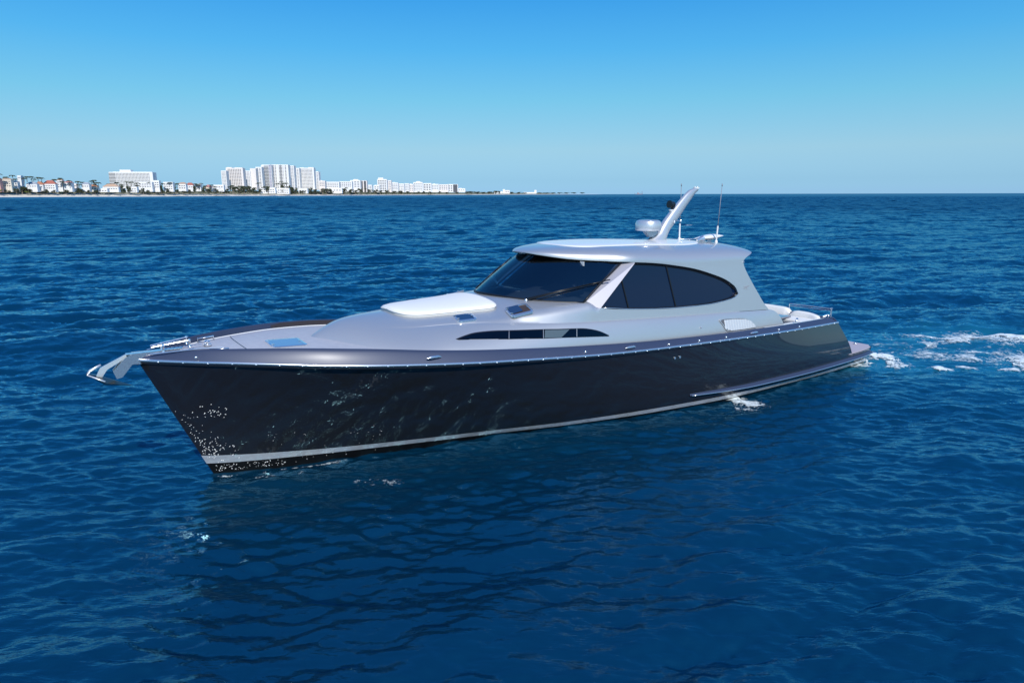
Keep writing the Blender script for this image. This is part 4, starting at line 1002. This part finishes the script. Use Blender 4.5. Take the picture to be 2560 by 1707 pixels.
strip_mesh('dune_land', DUNE, lambda p: [(33, kz(p, ybeach(p)) - .2), (40, kz(p, ybeach(p)) * .6 + kz(p, ydune(p)) * .4 + .5 * math.sin(p * .19)), (52, kz(p, ydune(p)) - .5 + 1.0 * math.sin(p * .05) + .6 * math.sin(p * .21 + 1)), (75, kz(p, ydune(p))), (400, kz(p, ydune(p))), (1500, kz(p, ydune(p)))], 'structure')

def facade(name, px0, px1, ytop, ybase, back, wall, label, cat, rows=0, pitch=3.6, cols=0, roof=None, roof_px=6, depth=18, pent=None, wmat=None, face_rot=.25, hip=True, wx=(.06, .94), piers=None, balc=False, group=None, cx0=None):
    pc = (px0 + px1) / 2; X, Y = cpos(pc, back); W = (px1 - px0) / 1746.0 * Y * 1.01
    zt = zof(ytop, Y, pc); zb = zof(ybase, Y, pc) - 3
    pr = dict(label=label, category=cat)
    if group: pr['group'] = group
    th0 = -math.atan2(X, Y); ang = .45 * th0; W /= math.cos(ang) + math.tan(th0) * math.sin(ang)
    root = empty(name, (X, Y, zb), ang, **pr); H = zt - zb
    depth = depth * Y / 1500.0; u = Y / 1786.0      # metres per native pixel at this distance
    m_ = MB(); m_.box((0, depth / 2, H / 2), (W, depth, H)); m_.build('wall', wall, root)
    if not roof:
        m_ = MB(); m_.box((0, depth / 2, H + .35 * u), (W * .985, depth * .97, .7 * u)); m_.build('parapet', wall, root)
    wm_ = wmat or WIND
    for i in range(rows):
        z = H - (i + 1) * pitch * u
        if z < 1.5 * u: break
        if balc: m_ = MB(); m_.box((0, -.5 * u, z - .55 * u), (W * .96, 1.0 * u, .9 * u)); m_.build('balcony', wall, root)
        m_ = MB(); m_.box((W * (wx[0] + wx[1] - 1) / 2, -.05, z + .55 * u), (W * (wx[1] - wx[0]), .3, min(2.1, pitch * .55) * u)); m_.build('window', wm_, root)
    px0_ = cx0 if cx0 is not None else wx[0]
    if cols:
        for j in range(cols + 1):
            x = -W / 2 + W * (px0_ + (wx[1] - px0_) * j / cols); m_ = MB(); m_.box((x, -.6, H / 2 - .5 * u), (max(.5 * u, W / cols * .30), 1.5, H - 1.2 * u)); m_.build('pier', wall, root)
    for (a, c, w) in (piers or []):
        m_ = MB(); m_.box((-W / 2 + (a + c) / 2 * W, -.9, H / 2), ((c - a) * W, 2.4, H - .4 * u)); m_.build('pier' if w is None else 'shade_or_glass_strip', wall if w is None else w, root)
    if roof:
        rh = roof_px * u; o = .6 * u; m_ = MB(); a = [(-W / 2 - o, -o, H), (W / 2 + o, -o, H), (W / 2 + o, depth + o, H), (-W / 2 - o, depth + o, H)]
        ins = min(W * .28, rh * 1.6); q = [(-W / 2 + ins, depth / 2, H + rh), (W / 2 - ins, depth / 2, H + rh)]
        m_.add(a + q, [(0, 1, 5, 4), (1, 2, 5), (2, 3, 4, 5), (3, 0, 4), (3, 2, 1, 0)]); m_.build('roof', roof, root)
    if pent:
        for (a, c, h) in pent:
            m_ = MB(); m_.box((-W / 2 + (a + c) / 2 * W, depth * .45, H + h * u / 2), ((c - a) * W, depth * .6, h * u)); m_.build('penthouse', wall, root)
    return root
# villas on the dune, from the left edge
HOUSES = [
 ('villa', -14, 6, 449, 478, 30, WALLP, 'pink villa cut by the left edge of the photo', ROOFR, 7, 2),
 ('villa', 8, 34, 449, 478, 34, WALLC, 'cream three storey villa beside the pink villa', ROOFT, 3, 3),
 ('villa', 36, 49, 455, 478, 50, WALLW, 'narrow white villa right of the cream villa', ROOFG, 3, 2),
 ('tower_house', 51, 60, 440, 474, 90, WALLW, 'tall white stair tower house showing above the villas', None, 0, 1),
 ('villa', 70, 97, 461, 478, 28, WALLW, 'white villa with a blue grey roof behind tangled dark trees', ROOFG, 6, 1),
 ('villa', 93, 112, 462, 478, 60, WALLW, 'small white villa with bright orange hip roof', ROOFO, 8, 1),
 ('villa', 112, 143, 460, 479, 36, WALLW, 'wide white villa with a long red hip roof', ROOFR, 9, 2),
 ('villa', 147, 161, 451, 478, 70, WALLW, 'tall narrow white villa between palms near the red roof', ROOFT, 4, 3),
 ('villa', 163, 184, 457, 478, 40, WALLW, 'white villa with low pink roof and dark doorway', ROOFP, 4, 1),
 ('villa', 184, 195, 460, 477, 60, WALLB, 'small white annex with flat roof beside the pink roofed villa', None, 0, 1),
 ('villa', 208, 227, 461, 478, 44, WALLW, 'white gabled villa with a grey white roof', ROOFG, 5, 1),
 ('villa', 229, 246, 467, 478, 70, WALLC, 'low cream villa with tan orange roof', ROOFO, 7, 1),
 ('pavilion', 248, 271, 472, 479, 26, WALLW, 'low white arched pavilion on the dune', None, 0, 1),
 ('villa', 260, 299, 467, 479, 40, WALLW, 'wide villa with long tan roof and shaded veranda below the hotel', ROOFT, 7, 1),
 ('villa', 318, 345, 468, 480, 30, WALLW, 'low white beach house among palms below the hotel', None, 0, 2),
 ('villa', 350, 384, 456, 478, 60, WALLW, 'wide white villa at the foot of the hotel right end', None, 0, 2),
 ('villa', 384, 402, 452, 479, 40, WALLW, 'white three storey villa just right of the hotel', None, 0, 3),
 ('villa', 412, 436, 456, 478, 40, WALLW, 'white modern cube villa with large dark openings', None, 0, 3),
 ('villa', 449, 468, 460, 477, 44, WALLW, 'white villa with a tan roof right of the cube villa', ROOFT, 4, 2),
 ('villa', 468, 486, 463, 478, 60, WALLW, 'white villa with a faded red roof', ROOFR, 6, 1),
 ('villa', 492, 505, 461, 477, 44, WALLW, 'narrow white villa between two groups of palms', None, 0, 2),
 ('villa', 515, 530, 468, 478, 60, WALLC, 'small villa with pink hip roof near the towers', ROOFP, 6, 1),
 ('villa', 534, 562, 463, 478, 44, WALLW, 'low white villa left of the first tower', None, 0, 1),
 ('villa', 652, 690, 470, 483, 20, WALLW, 'white beach club with dark arches below the middle tower', None, 0, 2),
 ('villa', 694, 724, 471, 484, 24, WALLW, 'white terraced beach club below the tallest tower', None, 0, 3),
 ('villa', 748, 770, 472, 483, 24, WALLW, 'low white villa below the right wing of the towers', None, 0, 1),
 ('villa', 833, 856, 471, 483, 24, WALLW, 'white villa between tree clumps right of the towers', None, 0, 1),
]
for nm, a, c, yt, yb, back, wall, lab, roof, rp, nrow in HOUSES:
    facade(nm, a, c, yt, yb, back, wall, lab, 'house', rows=nrow, pitch=5.5, cols=max(2, int((c - a) / 6)), roof=roof, roof_px=rp, depth=14, wmat=WIND)
# hotel with the dark-windowed left end
h = facade('hotel', 280, 388, 431.5, 470, 220, WALLW, 'long white slab hotel with penthouse left of the tower group', 'hotel', rows=10, pitch=3.5, cols=24, wx=(.0, .93), cx0=.16, pent=[(.24, .49, 6.5), (.08, .24, 1.5), (.49, .97, 1.5)], depth=30)
X, Y = cpos(334, 220)
# tower group
TW = [
 (558.5, 571, 428, WALLW, 'low white left end tower of the big tower group', 3, 0, None),
 (571, 613, 421.5, WALLB, 'wide white tower with twin crown, second of the tower group', 8, 1, [(.02, .33, 2.5), (.5, .95, 2.0)]),
 (613, 631, 428, WALLW, 'recessed lower white tower between the twin crown tower and pink tower', 4, 0, None),
 (631, 645, 422.5, WALLB, 'blank pinkish white tower wall in the tower group', 0, 0, None),
 (645, 660, 419, WALLW, 'slim white tower with two window columns left of the balcony tower', 2, 0, None),
 (660, 683, 413.5, WALLW, 'tall white tower with stacked balconies beside a recess painted as bluish shade', 1, 2, None),
 (683, 726, 413.2, WALLW, 'tallest broad white tower with vertical fins, centre of the group', 7, 3, [(.05, .5, 1.0)]),
 (726, 740, 415.5, WALLW, 'white tower with round arch top beside the tallest tower', 3, 0, None),
 (740, 753, 421.5, WALLW, 'plain white tower wall right of the arch topped tower', 2, 0, None),
 (753, 789, 421, WALLW, 'wide white tower with gabled twin crown on the right of the group', 9, 1, [(.05, .3, 1.5), (.6, .98, 2.0)]),
 (789, 800.5, 430, WALLW, 'short white right end tower of the big tower group', 2, 0, None),
]
for i, (a, c, yt, wall, lab, cols, kind, pent) in enumerate(TW):
    b_ = 260 + (i % 3) * 25
    facade('condo_tower', a, c, yt, 474, b_, wall, lab, 'tower', rows=0 if cols == 0 else 16, pitch=3.55, cols=cols, pent=pent, balc=(kind == 2), depth=26, wmat=WINDL if kind == 0 else WIND, wx=(.10, .90),
           piers={3: [(.11, .15, WINDL), (.30, .42, None), (.53, .58, WINDL), (.72, .8, None)], 2: [(.78, 1.0, mat('blue_shade_wall', (.30, .30, .40), .7))]}.get(kind))  # bluish strip: a recessed corner's shade put into the wall colour
# lower blocks receding to the right
BL = [
 (801, 815, 453, 'low white block directly right of the tower group', 3, 3), (815, 850, 455.5, 'long pale block with faint window rows', 6, 3), (850, 882, 454.5, 'long white block with two lines of windows', 6, 3),
 (878, 903, 451.5, 'white block joined to the dark striped block', 3, 4), (902, 919, 452.5, 'block with two dark vertical glass stripes', 2, 4), (918, 931, 463, 'small white block after the dark striped block', 2, 2), (936, 950, 464, 'small white block left of the lone tower', 2, 2),
 (945.5, 969, 449, 'lone white tower with raised top right of the gap', 4, 7), (968, 980, 452, 'narrow white block leaning against the lone tower', 2, 5), (981, 997, 457.5, 'white block right of the lone tower', 3, 4),
 (997, 1012, 460, 'white ribbed block in the long right hand row', 3, 4), (1012, 1024, 459.5, 'white block with grey side in the long row', 3, 4), (1024, 1035, 461, 'short white block in the middle of the long row', 2, 4),
 (1035, 1058, 456.5, 'white block with two round dark roof vents', 4, 5), (1059, 1080, 459, 'white block with a square dark balcony panel', 3, 4), (1080, 1098, 461, 'white block left of the glass corner block', 3, 3),
 (1098, 1122, 462, 'wide white block with arched recess', 4, 3), (1120, 1146, 461.5, 'last tall block of the row with dark glass panel', 4, 4), (1146, 1164, 472, 'low white block ending the long row', 3, 2),
 (1258, 1263, 474, 'slim far white tower on the distant shore', 0, 0), (1263, 1275, 476.5, 'far white block beside the slim tower', 2, 1), (1337, 1342, 476, 'tiny white tower on the farthest shore', 0, 0), (1236, 1257, 479.5, 'low white far terrace on the distant shore', 0, 0), (1310, 1337, 481.5, 'long low white roofline before the tiny tower', 0, 0)]
for i, (a, c, yt, lab, cols, rws) in enumerate(BL):
    yb = 480 if a < 1170 else 484
    facade('apartment_block', a, c, yt, yb, 150 + (i % 2) * 60, WALLW if i % 4 else WALLB, lab, 'building', rows=rws, pitch=4.0, cols=cols, depth=22,
           pent=[(.1, .62, 4.5)] if a == 945.5 else ([(.3, .75, 3.0)] if i in (3, 13) else ([(.2, .5, 1.6)] if i % 3 == 0 and a < 1170 else None)), wmat=WIND if i in (4, 7, 14, 17) else WINDL,
           piers=[(.55, .95, WIND)] if i == 17 else ([(.2, .42, WIND), (.6, .9, WIND)] if i == 4 else None))

# palms: one mesh set, copied
def palm_parts(seed):
    r = random.Random(seed); m_ = MB(); lean = r.uniform(-.08, .08)
    m_.tube([(0, 0, 0), (lean * 5, 0, 4), (lean * 9, .1, 8.6)], [.28, .2, .15], 6); tr = m_.build('trunk', BARK)
    c = MB(); top = Vector((lean * 9, .1, 8.6))
    for i in range(17):
        a = 2 * math.pi * i / 17 + r.uniform(-.2, .2); up = r.uniform(.2, 1.25); L_ = r.uniform(2.4, 3.3); d = Vector((math.cos(a), math.sin(a), 0)); s_ = Vector((-d.y, d.x, 0)); pts = []
        for j in range(5):
            f = j / 4; p = top + d * L_ * f * math.cos(up * .6) + Vector((0, 0, L_ * (f * math.sin(up) - 1.15 * f * f))); w = .55 * math.sin(math.pi * (f * .85 + .12)) + .04; pts.append((p + s_ * w - Vector((0, 0, .25 * w)), p, p - s_ * w - Vector((0, 0, .25 * w))))
        c.grid(pts)
    cr = c.build('crown', LEAFD); return tr, cr
PT = [palm_parts(i) for i in range(4)]
def palm(px, ytop, back, lab, k, yb=474):
    X, Y = cpos(px, back); zt = zof(ytop, Y, px); zb = 7.5 * Y / 1500; H = max(zt - zb, 5); sc_ = min(H / 10.3, 1.0 * Y / 1500 + .5)
    tr, cr = PT[k % 4]
    root = empty('palm_tree', (X, Y, zt - 10.3 * sc_), k * 1.7, label=lab, category='palm', group='palm trees along the shore'); root.scale = (sc_ * 2.0, sc_ * 2.0, sc_ * 1.05)
    for q in (tr, cr): o = q.copy(); COL.objects.link(o); o.parent = root
PALMS = [(6, 434), (23, 441), (41, 437), (44, 446), (66, 444), (74, 440), (87, 440), (91, 446), (101, 442), (110, 443), (143, 447), (158, 444), (160, 452), (177, 450), (200, 452), (204, 459), (212, 454), (232, 451), (240, 449), (243, 455), (251, 455), (275, 458), (295, 455), (308, 460), (322, 453), (332, 453), (345, 456), (347, 462), (379, 454), (401, 454), (407, 457), (428, 455), (434, 454), (441, 458), (447, 457), (491, 458), (500, 460), (507, 457), (516, 463), (530, 461), (537, 465), (560, 466), (578, 465), (583, 462), (590, 466), (603, 464), (612, 464), (620, 466), (648, 456), (667, 464), (699, 457), (706, 453), (712, 457), (718, 456), (640, 468), (660, 467), (742, 469), (867, 468), (915, 470), (975, 473)]
names = [(0.5 * (a + c), lab) for nm, a, c, yt, yb, back, wall, lab, roof, rp, nrow in HOUSES]
ref = [(5, 'the pink villa'), (21, 'the cream villa'), (42, 'the narrow white villa'), (84, 'the blue grey roof'), (102, 'the orange roof'), (128, 'the long red roof'), (154, 'the tall narrow villa'), (173, 'the low pink roof'), (218, 'the gabled villa'), (238, 'the tan orange roof'), (280, 'the shaded veranda'), (330, 'the hotel middle'), (367, 'the hotel right end'), (393, 'the three storey villa'), (424, 'the cube villa'), (458, 'the tan roof'), (477, 'the faded red roof'), (498, 'the narrow villa'), (522, 'the small pink roof'), (548, 'the villa before the towers'), (592, 'the twin crown tower'), (640, 'the blank pinkish tower'), (671, 'the beach club arches'), (705, 'the tallest tower'), (746, 'the plain tower wall'), (770, 'the gabled twin crown tower'), (808, 'the first low block'), (845, 'the villa between clumps'), (868, 'the two line block'), (912, 'the dark striped block'), (957, 'the lone tower'), (1000, 'the ribbed block'), (1046, 'the round vent block'), (1090, 'the glass corner'), (1135, 'the last tall block'), (1200, 'the far low block'), (1260, 'the slim far tower'), (1340, 'the tiny far tower')]
seen = {}
def place_label(kind, px):
    x, nm = min(ref, key=lambda q: abs(q[0] - px)); side = 'left of' if px < x - 1.5 else ('right of' if px > x + 1.5 else 'in front of'); base_ = f'{kind} {side} {nm}'
    n_ = seen.get(base_, 0); seen[base_] = n_ + 1
    if n_ > 5: return base_ + ', ' + ['low', 'wide', 'pale', 'ragged', 'squat', 'leaning', 'flat topped', 'sparse', 'tallest'][(n_ - 6) % 9] + ' one'
    return base_ + ('' if n_ == 0 else [', taller neighbour', ', third of its cluster', ', fourth of its cluster', ', fifth of its cluster', ', sixth of its cluster'][min(n_ - 1, 4)])
for i, (px, yt) in enumerate(PALMS): palm(px, yt, 24 + (i * 37) % 60, place_label('feathery dark palm', px), i)
for tr, cr in PT:
    for o in (tr, cr): bpy.data.objects.remove(o)
# round-headed trees and shrubs
def tree_parts(seed, mt):
    r = random.Random(seed); m_ = MB(); m_.tube([(0, 0, -.2), (.1, 0, .8), (.0, .1, 1.5)], [.16, .11, .07], 6)
    m_.tube([(.05, 0, .7), (.5, .1, 1.3)], [.07, .04], 5); m_.tube([(.05, 0, .8), (-.5, -.1, 1.4)], [.07, .04], 5); tr = m_.build('trunk', BARK); c = MB()
    lobes = [(r.uniform(-.75, .75), r.uniform(-.6, .6), r.uniform(.7, 1.75), r.uniform(.3, .55)) for _ in range(9)]
    for i in range(420):
        lx, ly, lz, lr_ = r.choice(lobes); v = Vector((r.gauss(0, 1), r.gauss(0, 1), r.gauss(0, 1))).normalized() * lr_ * r.uniform(.6, 1.0); p = Vector((lx, ly, lz)) + v
        a = Vector((r.gauss(0, 1), r.gauss(0, 1), r.gauss(0, 1))).normalized(); b_ = a.orthogonal().normalized(); q = a.cross(b_); s_ = r.uniform(.07, .15); c.add([p + b_ * s_, p + q * s_, p - b_ * s_, p - q * s_], [(0, 1, 2, 3)])
    return tr, c.build('crown', mt)
TT = [tree_parts(20, LEAFD), tree_parts(21, LEAFD), tree_parts(22, LEAFG), tree_parts(23, LEAFL), tree_parts(24, LEAFG)]
TREES = [(0, 473, 16, 3), (14, 474, 14, 2), (28, 475, 16, 4), (44, 471, 18, 2), (58, 466, 22, 0), (70, 467, 24, 1), (78, 472, 16, 0), (68, 478, 10, 3), (90, 476, 14, 2), (107, 477, 14, 4), (120, 473, 10, 1), (133, 479, 12, 2), (152, 478, 12, 3), (165, 479, 12, 2), (180, 480, 14, 4), (200, 470, 14, 1), (206, 472, 12, 0), (222, 475, 12, 1), (240, 478, 14, 4), (252, 474, 10, 0), (288, 478, 10, 2), (305, 462, 14, 1), (311, 470, 12, 0), (325, 464, 16, 1), (352, 474, 12, 0), (360, 470, 12, 1), (371, 480, 16, 4), (392, 480, 18, 2), (405, 462, 14, 0), (409, 470, 12, 1), (423, 472, 16, 0), (438, 464, 12, 1), (444, 473, 12, 0), (460, 477, 14, 4), (477, 474, 16, 1), (489, 464, 12, 0), (510, 466, 14, 1), (524, 471, 16, 0), (545, 473, 14, 1), (556, 469, 12, 0), (567, 472, 18, 1), (586, 466, 20, 0), (600, 467, 20, 1), (612, 465, 22, 0), (625, 465, 22, 1), (636, 470, 18, 0), (650, 472, 14, 1), (672, 466, 18, 0), (690, 474, 14, 1), (710, 462, 18, 0), (722, 464, 16, 1), (728, 467, 20, 0), (738, 471, 22, 1), (757, 477, 18, 0), (778, 469, 16, 1), (789, 473, 14, 0), (808, 471, 20, 1), (818, 471, 22, 0), (829, 472, 18, 1), (862, 471, 22, 0), (876, 473, 20, 1), (890, 475, 16, 0), (903, 471, 18, 1), (925, 473, 18, 0), (940, 474, 18, 1), (952, 476, 14, 0), (968, 475, 16, 1), (988, 477, 18, 0), (1004, 477, 18, 1), (1020, 478, 14, 0), (1046, 479, 12, 1), (1060, 478, 12, 0), (1078, 479, 12, 1), (1100, 478, 12, 0), (1118, 480, 12, 1), (1143, 479, 12, 0), (1168, 478, 16, 1), (1180, 478, 20, 0), (1194, 479, 20, 1), (1208, 480, 20, 0), (1224, 479, 20, 1), (1240, 477, 20, 0), (1250, 478, 16, 1), (1280, 480, 20, 0), (1296, 480.5, 20, 1), (1312, 481.5, 18, 0), (1328, 482, 18, 1), (1352, 481.5, 18, 0), (1366, 482, 20, 1), (1382, 481.5, 20, 0), (1400, 482.5, 20, 1), (1418, 482.5, 20, 0), (1436, 483, 20, 1), (1456, 483.2, 20, 0)]
_r = random.Random(77)
for i in range(52):
    _p = _r.uniform(5, 800); TREES.append((_p, float(np.interp(_p, [0, 300, 800], [477, 478, 480])) + _r.uniform(-4, 2.5), _r.uniform(8, 15), _r.choice([0, 1, 2, 2, 4, 4])))
for i, (px, yt, w, k) in enumerate(TREES):
    X, Y = cpos(px, 12 + (i * 29) % 40); u = Y / 1786.0; zt = zof(yt, Y, px); zb = zof(ybeach(px) - 1.5, Y, px); tr, cr = TT[k]
    kind = ['dark round tree', 'dark bushy tree', 'grey green shrub', 'lime green shrub', 'grey green dune bush'][k]
    root = empty('shore_tree', (X, Y, zb), i * 1.3, label=place_label(kind, px), category='tree', group='trees and shrubs along the shore')
    hgt = max(zt - zb, 3 * u); root.scale = (w * u / 2.3, w * u / 2.3, hgt / 2.15)
    for q in (tr, cr): o = q.copy(); COL.objects.link(o); o.parent = root
for tr, cr in TT:
    for o in (tr, cr): bpy.data.objects.remove(o)
# scrub cover on the dune face: uncountable
r = random.Random(9); c = MB()
for i in range(9000):
    px = r.uniform(-60, 1130); Y = coastY(px); k = Y / 1500.0; off = r.uniform(33, 75) * k; x = (px - 1280) / 1746.0 * Y - off * .987; y = Y + off * .16
    a_, b2_ = kz(px, ybeach(px)), kz(px, ydune(px)); h = float(np.interp(off / k, [33, 40, 52, 75], [a_, a_ * .6 + b2_ * .4, b2_ - .5, b2_])) * k; p = Vector((x, y, h + r.uniform(0, 1.2) * k)); a = Vector((r.gauss(0, 1), r.gauss(0, 1), r.gauss(0, .6))).normalized(); b_ = a.orthogonal().normalized(); q = a.cross(b_); s_ = r.uniform(.5, 1.3) * k
    c.add([p + b_ * s_, p + q * s_, p - b_ * s_, p - q * s_], [(0, 1, 2, 3)])
me = bpy.data.meshes.new('dune_scrub'); me.from_pydata([tuple(v) for v in c.V], [], c.F); link('dune_scrub', me, LEAFG, None, False, kind='stuff', label='low grey green scrub covering the dune above the beach', category='scrub')
# dredger on the horizon
Y = 9000.0; X = (1598 - 1280) / 1746.0 * Y
ship = empty('work_ship', (X, Y, 0), 0, label='faint pinkish work ship with a tall crane tower on the horizon', category='ship'); SHM = mat('far_ship_paint', (.22, .21, .28), .8)
m_ = MB(); m_.prism([(-55, -8, 6), (-40, -8, 0), (45, -8, 0), (52, -8, 9), (-10, -8, 8)], (0, 16, 0)); m_.build('hull', SHM, ship)
m_ = MB(); m_.box((-8, 0, 14), (26, 12, 12)); m_.box((-12, 0, 22), (12, 10, 6)); m_.build('deckhouse', mat('far_ship_white', (.40, .34, .40), .8), ship)
m_ = MB(); m_.tube([(42, 0, 6), (42, 0, 42)], [3.2, 1.8], 8); m_.tube([(42, 0, 34), (20, 0, 20)], [1.2, 1.0], 6); m_.tube([(-50, 0, 8), (-62, 0, 20)], [1.5, 1.0], 6); m_.build('crane', SHM, ship)
